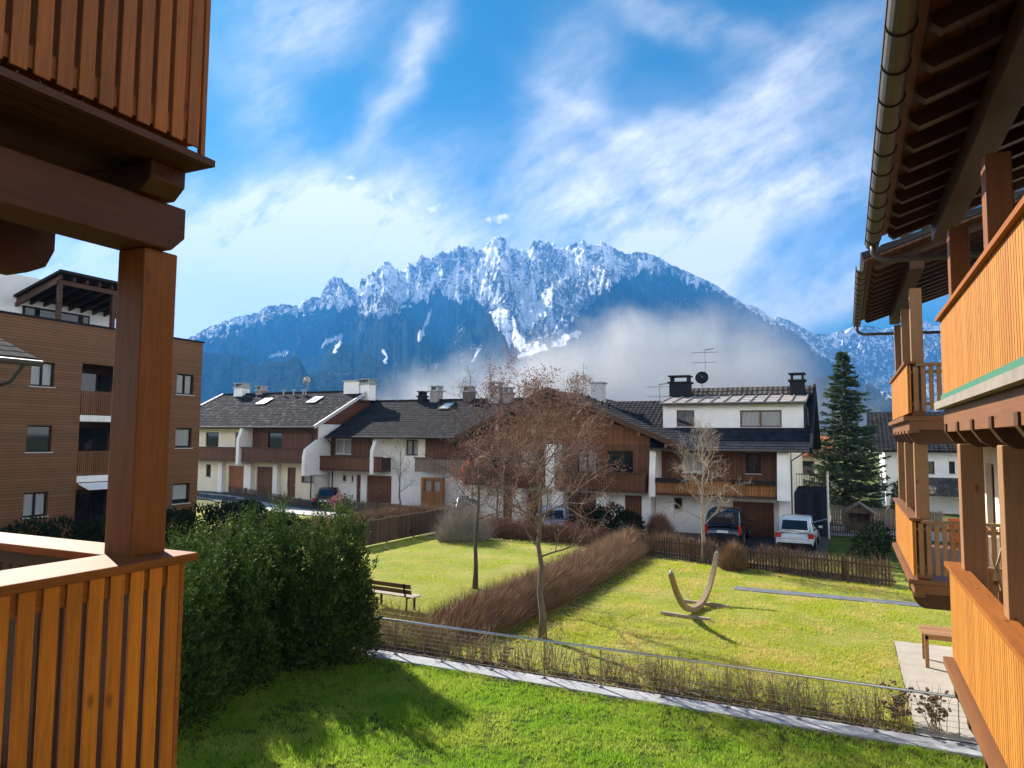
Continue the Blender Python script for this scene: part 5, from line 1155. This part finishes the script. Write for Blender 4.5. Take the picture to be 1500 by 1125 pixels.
def yew(label, x, y, h_, w_, seed, n=24000):
    rng = random.Random(seed); bl = []; tops = []
    for i in range(8):
        a = i*2.4+rng.random(); rr = w_*.47*((i+.5)/8)**.5; cx, cy = x+math.cos(a)*rr, y+math.sin(a)*rr; hh = h_*rng.uniform(.70, 1.04); wr = w_*rng.uniform(.27, .36)
        for k, (zf_, rf_) in enumerate(((.20, 1.05), (.42, 1.0), (.62, .80), (.79, .52), (.92, .26))): (tops if k >= 3 else bl).append((cx, cy, hh*zf_, wr*rf_, wr*rf_, hh*(.22 if k < 2 else .15)))
    nt = len(tops); bl = bl+tops
    T = clump('yew_bush', label, (x, y, 0), bl, n, .11, M['yew'], 'shrub', up=.7, shell=.35, width=.40)
    # upright leading shoots give the top its ragged outline
    ns = 420; i = np.where(RNG.random(ns) < .62, RNG.integers(len(bl)-nt, len(bl), ns), RNG.integers(0, len(bl), ns)); B_ = np.array(bl)[i]; d_ = unit(RNG.normal(size=(ns, 3))+np.array([0, 0, .9])); P0_ = B_[:, :3]+d_*B_[:, 3:]*.92
    ax_ = unit(d_*.6+np.array([0, 0, .9])+RNG.normal(size=(ns, 3))*.2); Ls = RNG.uniform(.22, .78, ns)*np.where(i >= len(bl)-nt, 1., .6); Pl, Dl = [], []
    for j in range(22):
        f = (j+RNG.random(ns))/22; Pl.append(P0_+ax_*(Ls*f)[:, None]); Dl.append(unit(RNG.normal(size=(ns, 3)))*.8+ax_*.8)
    P_, D_ = np.concatenate(Pl), np.concatenate(Dl); P_[:, 2] = np.maximum(P_[:, 2], .05)
    np_mesh('shoot', leaves(P_, D_, RNG.uniform(.06, .11, len(P_)), .034), 4, M['yew_tip'], T)
    return T
yew('nearest dark green yew bush, right next to the slatted balcony rail', -11.8, 9.9, 2.35, 2.2, 3)
yew('dark green yew bush second from the balcony rail, with a lower top', -12.3, 11.6, 2.75, 2.2, 5)
yew('tall dark yew bush in the middle of the hedge behind the balcony rail', -12.4, 13.2, 3.0, 2.0, 8)
yew('tallest dark green yew bush at the end of the hedge beside the park bench', -11.3, 14.1, 3.15, 1.85, 13)
yew('dark yew bush behind the others, between the balcony post and the small cone conifer', -14.3, 12.3, 2.5, 2.2, 17, 16000)

def cone(label, x, y, h_, r, n, name='cone_conifer', material='conifer', size=.16):
    T = thing(name, (x, y, 0), label, 'conifer'); z = RNG.random(n)**1.25; a = RNG.uniform(0, 6.283, n); rr = r*(1-z)**.85*(.62+.38*RNG.random(n)**.5)*(1+.12*np.sin(a*5+z*20)); P_ = np.stack([x+np.cos(a)*rr, y+np.sin(a)*rr, .08+z*h_*.97], 1)
    D_ = np.stack([np.cos(a)*.55, np.sin(a)*.55, np.full(n, .8)], 1)+RNG.normal(size=(n, 3))*.3
    np_mesh('foliage', leaves(P_, D_, size*RNG.uniform(.6, 1.3, n), size*.35), 4, M[material], T); mb = MB(); mb.tube([(x, y, -.05), (x, y, h_*.9)], [.07, .01], 6); mb.build('trunk', M['bark_dark'], T)
cone('small bright green cone shaped conifer on the slope behind the yew bushes', -26.1, 26.5, 2.15, .62, 5200)
clump('round_conifer', 'low dark rounded conifer on the bright strip of lawn by the garden path', (-34.4, 34.0, 0), [(-35.2, 34.0, .45, .8, .7, .6), (-34.2, 34.2, .55, .8, .7, .7), (-33.3, 34.0, .5, .7, .6, .6)], 3600, .2, M['dark_hedge'], 'shrub')
clump('round_conifer', 'low dark green cushion shrub between the pink shrub and the cone conifer', (-30.6, 33.6, 0), [(-30.6, 33.6, .25, .9, .7, .42)], 1500, .17, M['conifer'], 'shrub')
clump('dark_hedge', 'long dark evergreen hedge at the foot of the apartment block', (-28.6, 18, 0), [(-29.3+.35*math.sin(i*2.1), 9+i*1.15, .75, 1.2, .95, 1.05+.14*math.sin(i*1.7)) for i in range(18)], 16000, .22, M['dark_hedge'], 'hedge', stem=False)
clump('dark_hedge', 'small dark evergreen bush in front of the gable fronted house', (-11.4, 36.6, 0), [(-12.1, 36.6, .8, .9, .8, .9), (-11.2, 36.5, .9, 1., .8, 1.0), (-10.4, 36.7, .7, .8, .8, .8)], 5200, .18, M['dark_hedge'], 'hedge')
clump('dark_hedge', 'dark green hedge along the shady garden beside the chalet', (.9, 36, 0), [(.6+.1*i, 32.6+i*.9, .75, .55, .7, .8) for i in range(7)], 4200, .16, M['dark_hedge'], 'hedge', stem=False)
clump('round_conifer', 'bright green round bush behind the spruce near the chalet', (3.4, 52.5, 0), [(3.4, 52.5, 1.4, .9, .9, 1.5)], 2600, .2, M['conifer'], 'shrub')
clump('dark_hedge', 'dark shrub behind the board fence beside the garden path', (-27.5, 29.2, 0), [(-27.6, 29.4, .5, 1.1, .9, .65), (-26.4, 30., .4, .9, .8, .5)], 2600, .17, M['dark_hedge'], 'hedge')

def spruce(label, x, y, z0, h_, r, seed):
    T = thing('spruce_tree', (x, y, z0), label, 'conifer'); rng = np.random.default_rng(seed); mb = MB(); mb.tube([(x, y, z0-.1), (x, y, z0+h_*.97)], [.20, .015], 8); Pl, Dl, Ll = [], [], []
    nw = 48
    for i in range(nw):
        t_ = (i+.3)/nw; z = z0+.9+(h_-1.0)*t_**.92; R = r*(1-t_)**.82*(.86+.28*rng.random())+.10; nb = int(9-4*t_)
        for j in range(nb):
            a = 2*math.pi*(j+rng.random()*.9)/nb+i*1.3; z = z0+.9+(h_-1.0)*min(1, max(0, t_+rng.normal()*.012))**.92; L_ = R*(.5+.68*rng.random()); dr = -.18-.10*(1-t_); n = int(34+60*(1-t_))
            f = rng.random(n)**.7; sag = dr*f*L_+.30*L_*f**3*(.5+.5*(1-t_)); lat = rng.normal(size=n)*.17*L_*(1-f*.65)*(.3+f)
            P_ = np.stack([x+math.cos(a)*f*L_-math.sin(a)*lat, y+math.sin(a)*f*L_+math.cos(a)*lat, z+sag-np.abs(lat)*.25+rng.normal(size=n)*.03], 1)
            D_ = np.stack([np.full(n, math.cos(a)), np.full(n, math.sin(a)), np.full(n, -.05)], 1)+np.stack([-math.sin(a)*np.sign(lat), math.cos(a)*np.sign(lat), np.zeros(n)], 1)*.7+rng.normal(size=(n, 3))*.3
            Pl.append(P_); Dl.append(D_); Ll.append(np.full(n, .30))
            mb.tube([(x, y, z), (x+math.cos(a)*L_*.5, y+math.sin(a)*L_*.5, z+dr*.5*L_), (x+math.cos(a)*L_*.95, y+math.sin(a)*L_*.95, z+dr*L_*.95+.26*L_)], [.03, .02, .006], 4, cap=False)
    mb.build('trunk', M['bark_dark'], T); P_, D_, L_ = np.concatenate(Pl), np.concatenate(Dl), np.concatenate(Ll)
    np_mesh('foliage', leaves(P_, D_, L_*RNG.uniform(.6, 1.3, len(P_)), .11), 4, M['spruce'], T)
spruce('tall blue green spruce tree beside the right end house', -.1, 55.0, 0, 11.6, 3.0, 5)

# twig hedges: thousands of thin canes, one mesh each
def twig_hedge(label, pts, width, height, n, material, seed, lean=(0, 0, 0), L=(.5, .9), wd=.012, cat='hedge', name='twig_hedge', top_soft=.25):
    rng = np.random.default_rng(seed); pts = np.array(pts, float); seg = np.linalg.norm(np.diff(pts[:, :2], axis=0), axis=1); cum = np.concatenate([[0], np.cumsum(seg)]); s_ = rng.random(n)*cum[-1]
    X = np.interp(s_, cum, pts[:, 0]); Y = np.interp(s_, cum, pts[:, 1]); Hs = np.interp(s_, cum, pts[:, 2]) if pts.shape[1] > 2 else np.full(n, 1.); i = np.clip(np.searchsorted(cum, s_)-1, 0, len(seg)-1)
    tx = np.diff(pts[:, 0])[i]/seg[i]; ty = np.diff(pts[:, 1])[i]/seg[i]; v = rng.uniform(-1, 1, n); prof = np.sqrt(np.clip(1-v**2*.92, .05, 1)); bump = 1+.42*fbm(s_*.9, v*2, 4, seed); en = np.clip(np.minimum(s_, cum[-1]-s_)/(width*.5), 0, 1); prof = prof*np.sqrt(np.clip(1-(1-en)**2, .06, 1)); v = v*(.45+.55*np.sqrt(np.clip(1-(1-en)**2, 0, 1)))
    o_ = v*width/2; zt_ = height*Hs*prof*bump; z = zt_*rng.random(n)**.55-rng.uniform(*L, n)*.45
    P_ = np.stack([X-ty*o_, Y+tx*o_, np.maximum(z, .0)], 1)
    D_ = np.stack([-ty*v*.55, tx*v*.55, np.full(n, .75)], 1)+np.array(lean)+rng.normal(size=(n, 3))*np.array([.46, .46, .25])
    c_ = pts.mean(0); T = thing(name, (c_[0], c_[1], 0), label, cat)
    np_mesh('cane', blades(P_, D_, rng.uniform(*L, n), wd*rng.uniform(.6, 1.4, n)), 3, material, T); return T
twig_hedge('long brown leafless hedge running away from the wire railing to the picket fence', [(-9.9, 16.6, .75), (-9.5, 18.5, 1.), (-9.2, 22, 1.), (-9.2, 26.5, 1.05), (-9.3, 31, 1.1), (-9.4, 34.2, 1.1)], 1.65, .84, 54000, M['hedge_brown'], 3, lean=(.10, .35, 0), L=(.35, .8), wd=.014)
twig_hedge('clipped pale brown hedge along the top of the board fence', [(-26.5, 30.2, .8), (-25, 35, .9), (-23.5, 37.2, 1), (-20.5, 37.0, 1.)], 1.5, 1.15, 20000, M['hedge_brown'], 5, L=(.3, .6), wd=.02)
twig_hedge('low reddish brown hedge bordering the far end of the round lawn', [(-19.6, 35.8, 1), (-15, 35.2, .9), (-10.8, 35.0, .9)], 1.3, .95, 15000, M['hedge_rust'], 7, L=(.3, .6), wd=.018)
twig_hedge('rounded grey leafless bush at the corner of the round lawn', [(-19.3, 32.6, 1), (-18.0, 33.2, 1.15), (-17.0, 33.4, .9)], 2.2, 1.7, 4200, M['hedge_grey'], 9, L=(.5, 1.5), wd=.014)
twig_hedge('low rusty brown shrubs on the slope beside the apartment block', [(-27.8, 25.8, 1), (-28.5, 28.4, 1), (-30, 31.5, .8)], 1.6, .85, 9000, M['hedge_rust'], 11, L=(.3, .55), wd=.018)
twig_hedge('pale brown hedge strip between the cone conifer and the board fence', [(-29.8, 33.0, .5), (-25.6, 29.4, .6), (-22.2, 28.0, .8)], 1.4, .9, 10000, M['hedge_brown'], 12, L=(.25, .5), wd=.018)
twig_hedge('dry twiggy bush leaning on the picket fence below the white car', [(-4.75, 31.0, 1), (-3.9, 30.9, 1.)], .9, 1.05, 5200, M['hedge_brown'], 13, L=(.3, .6), wd=.013)
twig_hedge('row of low dry canes behind the left part of the picket fence', [(-8.6, 33.2, 1), (-5.1, 32.2, 1)], .6, .95, 3200, M['hedge_brown'], 15, L=(.3, .6), wd=.014)
twig_hedge('row of low dry canes behind the right part of the picket fence', [(-3.6, 31.6, 1), (1.4, 30.3, 1)], .6, 1.0, 3600, M['hedge_brown'], 17, L=(.3, .6), wd=.014)
twig_hedge('brown creeper bush by the corner of the gable fronted house', [(-9.6, 37.9, 1), (-8.4, 37.6, .8)], 1.2, 1.5, 5000, M['hedge_rust'], 19, L=(.4, .8), wd=.015)
twig_hedge('dark twigs between the wire railing and the park bench', [(-13.6, 15.8, 1), (-11.2, 16.0, 1.1), (-9.6, 16.2, 1.)], 1.0, .85, 4200, M['dry'], 23, L=(.4, .8), wd=.009)

def cane_shrub(x, y, h_, n, seed, head=False):
    rng = random.Random(seed); T = thing('cane_shrub', (x, y, 0), 'leafless brown shrub in the row along the wire railing' if not head else 'dry shrub with seed heads at the chalet end of the wire railing', 'shrub', 'leafless shrubs along the wire railing' if not head else None); mb = MB(); hd = MB()
    for i in range(n):
        a = rng.uniform(0, 6.28); sp = rng.uniform(.05, .38); L_ = h_*rng.uniform(.55, 1.1); p = Vector((x+rng.gauss(0, .09), y+rng.gauss(0, .06), -.02)); d_ = Vector((math.cos(a)*sp, math.sin(a)*sp, 1)).normalized(); pts = [p]
        for k in range(4): d_ = (d_+Vector((rng.gauss(0, .10), rng.gauss(0, .10), .02))).normalized(); pts.append(pts[-1]+d_*L_/4)
        mb.tube(pts, [.010, .008, .0065, .005, .0035], 4, cap=False)
        for k in range(rng.randint(1, 3)):
            q = pts[rng.randint(1, 3)]; e = q+Vector((rng.gauss(0, .12), rng.gauss(0, .12), rng.uniform(.08, .22))); mb.tube([q, e], [.006, .003], 3, cap=False)
            if head or rng.random() < .05:
                for m_ in range(5 if head else 2): c_ = e+Vector((rng.gauss(0, .03), rng.gauss(0, .03), rng.gauss(0, .02))); s2 = .02 if head else .014; hd.box(c_.x-s2, c_.x+s2, c_.y-s2, c_.y+s2, c_.z-s2*.7, c_.z+s2*.7)
    mb.build('cane', M['dry'], T)
    if hd.v: tag(hd.build('seed_head', M['dry_head'], T), kind='stuff')
    return T
rr_ = random.Random(5); x = -9.6; k = 0
while x < 1.0:
    cane_shrub(x, 15.5+rr_.uniform(-.1, .28), rr_.uniform(.6, .95), rr_.randint(12, 24), 100+k); x += rr_.uniform(.28, .52); k += 1
cane_shrub(1.35, 15.55, .95, 16, 300, True); tag(cane_shrub(.75, 15.6, .8, 12, 301, True), 'smaller dry shrub with seed heads, second from the chalet along the wire railing')

# ------------------------------------------------------------------ grass
def grass(name, n, xr, yr, L, wd, material, mask=None, seed=1, per=7, spread=.03):
    """tufts of blades with bare gaps between them"""
    rng = np.random.default_rng(seed); c_ = np.stack([rng.uniform(*xr, n), rng.uniform(*yr, n), np.zeros(n)], 1); keep = np.ones(n, bool)
    if mask is not None: keep = mask(c_[:, 0], c_[:, 1], rng.random(n))
    c_ = c_[keep]; n = len(c_); hg = rng.uniform(*L, n)*(1+.5*fbm(c_[:, 0]*.9, c_[:, 1]*.9, 3, seed)); ln = rng.normal(size=(n, 2))*.25
    P_ = np.repeat(c_, per, 0); of = rng.normal(size=(n*per, 2))*spread; P_[:, :2] += of
    D_ = np.concatenate([of/spread*.45+np.repeat(ln, per, 0), np.ones((n*per, 1))], 1)
    return tag(np_mesh(name, blades(P_, D_, np.repeat(hg, per)*rng.uniform(.6, 1.25, n*per), wd), 3, material), kind='stuff')
grass('lawn_grass', 42000, (-12.5, 2.5), (6.5, 14.58), (.05, .11), .013, M['blade_near'], lambda x, y, r: (r < np.maximum(.42, .68+.9*fbm(x*1.6, y*1.6, 4, 3))), 3, 9, .035)
grass('garden_grass', 36000, (-9.0, 2.9), (15.2, 32.5), (.04, .085), .018, M['blade_mid'], lambda x, y, r: (r < np.maximum(.2, .45+1.1*fbm(x*.9, y*.9, 4, 9))) & ((x < .98) | (y > 22)) & ~((y > 26.6) & (y < 27.5) & (x > -3.9)) & (y < 29.7-.277*(x-1.5)), 5, 7, .05)
grass('meadow_grass', 14000, (-20.8, -10.0), (17.5, 34.5), (.03, .07), .02, M['blade_mid'], lambda x, y, r: r < .5+.8*fbm(x*.8, y*.8, 4, 19), 7, 6, .06)

M['soil'] = mat('bed_soil', (.10, .072, .045), .95, .4, 6, bump=.6, bscale=30, col2=(.20, .15, .085))
grid_sheet('planting_bed', -11.5, .99, 15.122, 15.75, .006, M['soil'])
M['leaf_litter'] = mat('fallen_leaf', (.16, .085, .04), .9, .3, 4, isl=.5)
n_ = 5200; P_ = np.stack([RNG.uniform(-11.5, .9, n_), 15.13+RNG.exponential(.38, n_), np.full(n_, .02)], 1); m_ = 2200
P2 = np.stack([RNG.uniform(-8.6, -7.6, m_), RNG.uniform(16, 31, m_), np.full(m_, .02)], 1); P3 = np.stack([RNG.uniform(-11.5, 2, 900), 14.56-RNG.exponential(.5, 900), np.full(900, .05)], 1); P_ = np.concatenate([P_, P2, P3])
D_ = RNG.normal(size=P_.shape)*np.array([1, 1, .25]); tag(np_mesh('fallen_leaves', leaves(P_, D_, RNG.uniform(.04, .08, len(P_)), .035), 4, M['leaf_litter']), kind='stuff')

# ------------------------------------------------------------------ things beyond and small things
SHD = thing('garden_shed', (.6, 46.9, 0), 'small dark wooden play shed with a pitched roof beneath the spruce', 'shed')
mb = MB(); mb.box(-.2, .0, 46.5, 47.6, 0, 1.1); mb.box(1.1, 1.3, 46.5, 47.6, 0, 1.1); mb.box(0, 1.1, 47.4, 47.6, 0, 1.1); mb.prism([(-.2, 1.104), (1.3, 1.104), (.55, 1.6)], lambda u_, v_, w_: (u_, w_, v_), 46.5, 46.6); mb.build('wall', M['shed_wood'], SHD)
mb = MB(); roof_plane(mb, (1.5, 46.3, 1.05), (1.5, 47.8, 1.05), (.55, 46.3, 1.72), (.55, 47.8, 1.72), rows=3, thick=.06); roof_plane(mb, (-.4, 47.8, 1.05), (-.4, 46.3, 1.05), (.55, 47.8, 1.72), (.55, 46.3, 1.72), rows=3, thick=.06); mb.build('roof', M['board_grey'], SHD)
WH = thing('white_house', (9, 62, 0), 'white house with dark tiled roof seen between the chalet posts', 'house')
FW = FY(62); hs_ = [rectY(1357, 676, 1369, 694, 62), rectY(1390, 676, 1399, 694, 62)]
wall(FW, 2.6, 14, -.2, 4.75, hs_).build('wall', M['render'], WH)
for h in hs_: window(FW, h, WH, M['dark_trim'], None)
mb = MB(); mb.box(2.6, 2.9, 62.31, 72, -.2, 4.7); mb.box(13.7, 14, 62.31, 72, -.2, 4.7); mb.prism([(62.35, 4.704), (71.9, 4.704), (67, 7.2)], F3, 2.62, 2.9); mb.build('side_wall', M['render'], WH)
mb = MB(); roof_plane(mb, (1.6, 61, 4.6), (15, 61, 4.6), (1.6, 67, 7.7), (15, 67, 7.7)); roof_plane(mb, (15, 73, 4.6), (1.6, 73, 4.6), (15, 67, 7.7), (1.6, 67, 7.7), rows=6); mb.build('roof', M['tile_dark2'], WH)
mb = MB(); roof_plane(mb, (4.6, 59.2, 1.55), (10, 59.2, 1.55), (4.6, 61.9, 2.6), (10, 61.9, 2.6), rows=5); mb.build('porch_roof', M['tile_brown'], WH)
for x in (4.8, 7.2, 9.8): mb = MB(); mb.box(x, x+.16, 59.4, 59.56, -.1, 1.45); mb.build('porch_post', M['brown_z'], WH)
TH = thing('terracotta_house', (-3.5, 66, 0), 'cream house with a terracotta roof glimpsed between the right end house and the spruce', 'house')
FT = FY(66); ht = [(-3.6, -2.5, 2.3, 3.6)]
wall(FT, -8, -1.4, -.2, 4.2, ht).build('wall', M['render_warm'], TH); window(FT, ht[0], TH, M['white_paint'], None)
mb = MB(); roof_plane(mb, (-8.5, 65, 4.0), (-1.0, 65, 4.0), (-8.5, 70, 5.8), (-1.0, 70, 5.8), rows=8); roof_plane(mb, (-1.0, 75, 4.0), (-8.5, 75, 4.), (-1.0, 70, 5.8), (-8.5, 70, 5.8), rows=5); mb.build('roof', M['terracotta'], TH)
picket('garden_fence', (-1.0, 50.5), (5.0, 49.0), 1.2, 'pale board fence behind the shed below the spruce', pitch=.14, wd=.12, material=M['board_grey'])
picket('garden_fence', (-1.2, 44.6), (3.2, 43.4), .8, 'low dark fence across the shady yard in front of the shed', material=M['picket'])
GC = thing('garden_chair', (2.2, 18.0, 2.63), 'orange folding chair on the far lower balcony', 'chair')
mb = MB(); mb.box(1.95, 2.45, 17.8, 18.25, 3.05, 3.09); mb.build('seat', M['orange_cloth'], GC)
mb = MB(); mb.prism([(18.25, 3.12), (18.28, 3.12), (18.42, 3.62), (18.39, 3.62)], F3, 1.95, 2.45); mb.build('backrest', M['orange_cloth'], GC)
for (x, y) in ((1.98, 17.83), (2.42, 17.83), (1.98, 18.22), (2.42, 18.22)): mb = MB(); mb.tube([(x, y, 2.57), (x, y, 3.048)], .015, 5); mb.build('leg', M['steel'], GC)
WT = thing('side_table', (2.55, 17.3, 2.56), 'white side table with a round basket on the far lower balcony', 'table')
mb = MB(); mb.box(2.2, 2.9, 17.0, 17.6, 3.38, 3.43); mb.build('table_top', M['white_paint'], WT, bevel=.008)
mb = MB(); mb.box(2.26, 2.84, 17.06, 17.54, 2.6, 3.378); mb.build('cabinet', M['white_paint'], WT)
BK = MB(); BK.tube([(2.55, 17.3, 3.433), (2.55, 17.3, 3.55)], [.13, .17], 14); tag(BK.build('basket', M['teak'], loc=(2.55, 17.3, 3.433)), 'round wicker basket on the white side table of the chalet balcony', 'basket')
DW = thing('driftwood_branch', (1.72, 10.75, 2.6), 'bare decorative branch standing on the near lower balcony', 'branch')
mb = MB(); mb.tube([(1.75, 10.5, 2.57), (1.70, 10.52, 3.2), (1.62, 10.5, 3.8), (1.68, 10.5, 4.05)], [.03, .026, .02, .01], 6); mb.tube([(1.70, 10.52, 3.2), (1.85, 10.5, 3.5), (1.95, 10.5, 3.75)], [.02, .015, .008], 5); mb.tube([(1.66, 10.5, 3.5), (1.55, 10.5, 3.95)], [.014, .006], 5); mb.build('stem', M['hammock_wood'], DW, smooth=True)

# ------------------------------------------------------------------ cloud bank against the foot of the mountain
FOGD = 900.0
c0 = CAMR @ Vector((0, 0, -1)); fwd2 = Vector((c0.x, c0.y, 0)).normalized(); rgt2 = Vector((fwd2.y, -fwd2.x, 0))
def fogpt(px, py, dd=FOGD):
    v = CAMR @ Vector(((px-750)/1050, -(py-562.5)/1050, -1)); s_ = dd/(v.x*fwd2.x+v.y*fwd2.y); return (v.x*rgt2.x+v.y*rgt2.y)*s_, 5.3+v.z*s_
top_px = [(500, 605), (560, 580), (620, 556), (690, 536), (760, 518), (830, 498), (890, 474), (950, 462), (1010, 463), (1060, 466), (1100, 474), (1150, 505), (1215, 552), (1290, 592)]
tp = [fogpt(*q) for q in top_px]
x0, x1 = tp[0][0], tp[-1][0]; zmax = max(q[1] for q in tp)+45
mb = MB(); mb.box(x0, x1, -110, 110, -.0, zmax)
m = bpy.data.materials.new('cloud_bank'); m.use_nodes = True; t = NT(m.node_tree); t.t.nodes.remove(t.t.nodes['Principled BSDF'])
oc = t.n('ShaderNodeTexCoord').outputs['Object']; s = t.sep(oc)
uu = t.ramp(s[0], x0, x1)
fc = t.n('ShaderNodeFloatCurve'); t.set(fc.inputs['Value'], uu); cv = fc.mapping.curves[0]
pts = [((q[0]-x0)/(x1-x0), q[1]/zmax) for q in tp]
cv.points[0].location = pts[0]; cv.points[1].location = pts[-1]
for q in pts[1:-1]: cv.points.new(*q)
fc.mapping.update()
top = t.m('MULTIPLY', fc.outputs[0], zmax)
nz = t.noise(oc, .014, 5., .6, .4); nz2 = t.noise(t.v('MULTIPLY', oc, (1, 1, 1.6)), .005, 4., .55, .6)
below = t.m('ADD', t.m('SUBTRACT', top, s[2]), t.m('MULTIPLY', t.m('SUBTRACT', nz, .5), 110.))
edge = t.ramp(below, -15., 50.)
thin = t.ramp(uu, .90, .42); lft = t.ramp(uu, .0, .10)
core = t.ramp(t.m('ADD', nz2, t.m('MULTIPLY', nz, .4)), .44, .80)
yf = t.m('SUBTRACT', 1., t.m('POWER', t.m('ABSOLUTE', t.m('DIVIDE', s[1], 110.)), 2.))
low = t.m('ADD', .45, t.m('MULTIPLY', t.ramp(s[2], 10., 120.), .55))
den = t.m('MULTIPLY', t.m('MULTIPLY', t.m('MULTIPLY', edge, core), t.m('MULTIPLY', t.m('ADD', t.m('MULTIPLY', thin, .8), .2), lft)), t.m('MULTIPLY', t.m('MULTIPLY', yf, low), .0175))
pv = t.n('ShaderNodeVolumePrincipled', inp={'Color': (.84, .85, .87), 'Anisotropy': .3}); t.set(pv.inputs['Density'], den)
t.t.links.new(pv.outputs[0], t.t.nodes['Material Output'].inputs['Volume'])
o = mb.build('cloud_bank', m); o.matrix_world = Matrix(((rgt2.x, fwd2.x, 0, fwd2.x*FOGD), (rgt2.y, fwd2.y, 0, fwd2.y*FOGD), (0, 0, 1, 0), (0, 0, 0, 1))); tag(o, kind='stuff')

# ------------------------------------------------------------------ the air of the valley
mb = MB(); mb.box(-5200, 5200, -5200, 5200, -9, 1330)
m = bpy.data.materials.new('haze'); m.use_nodes = True; t = NT(m.node_tree); t.t.nodes.remove(t.t.nodes['Principled BSDF'])
pv = t.n('ShaderNodeVolumePrincipled', inp={'Color': (.05, .30, .82), 'Density': 1.6e-4, 'Anisotropy': .2}); t.t.links.new(pv.outputs[0], t.t.nodes['Material Output'].inputs['Volume'])
tag(mb.build('haze', m), kind='stuff')
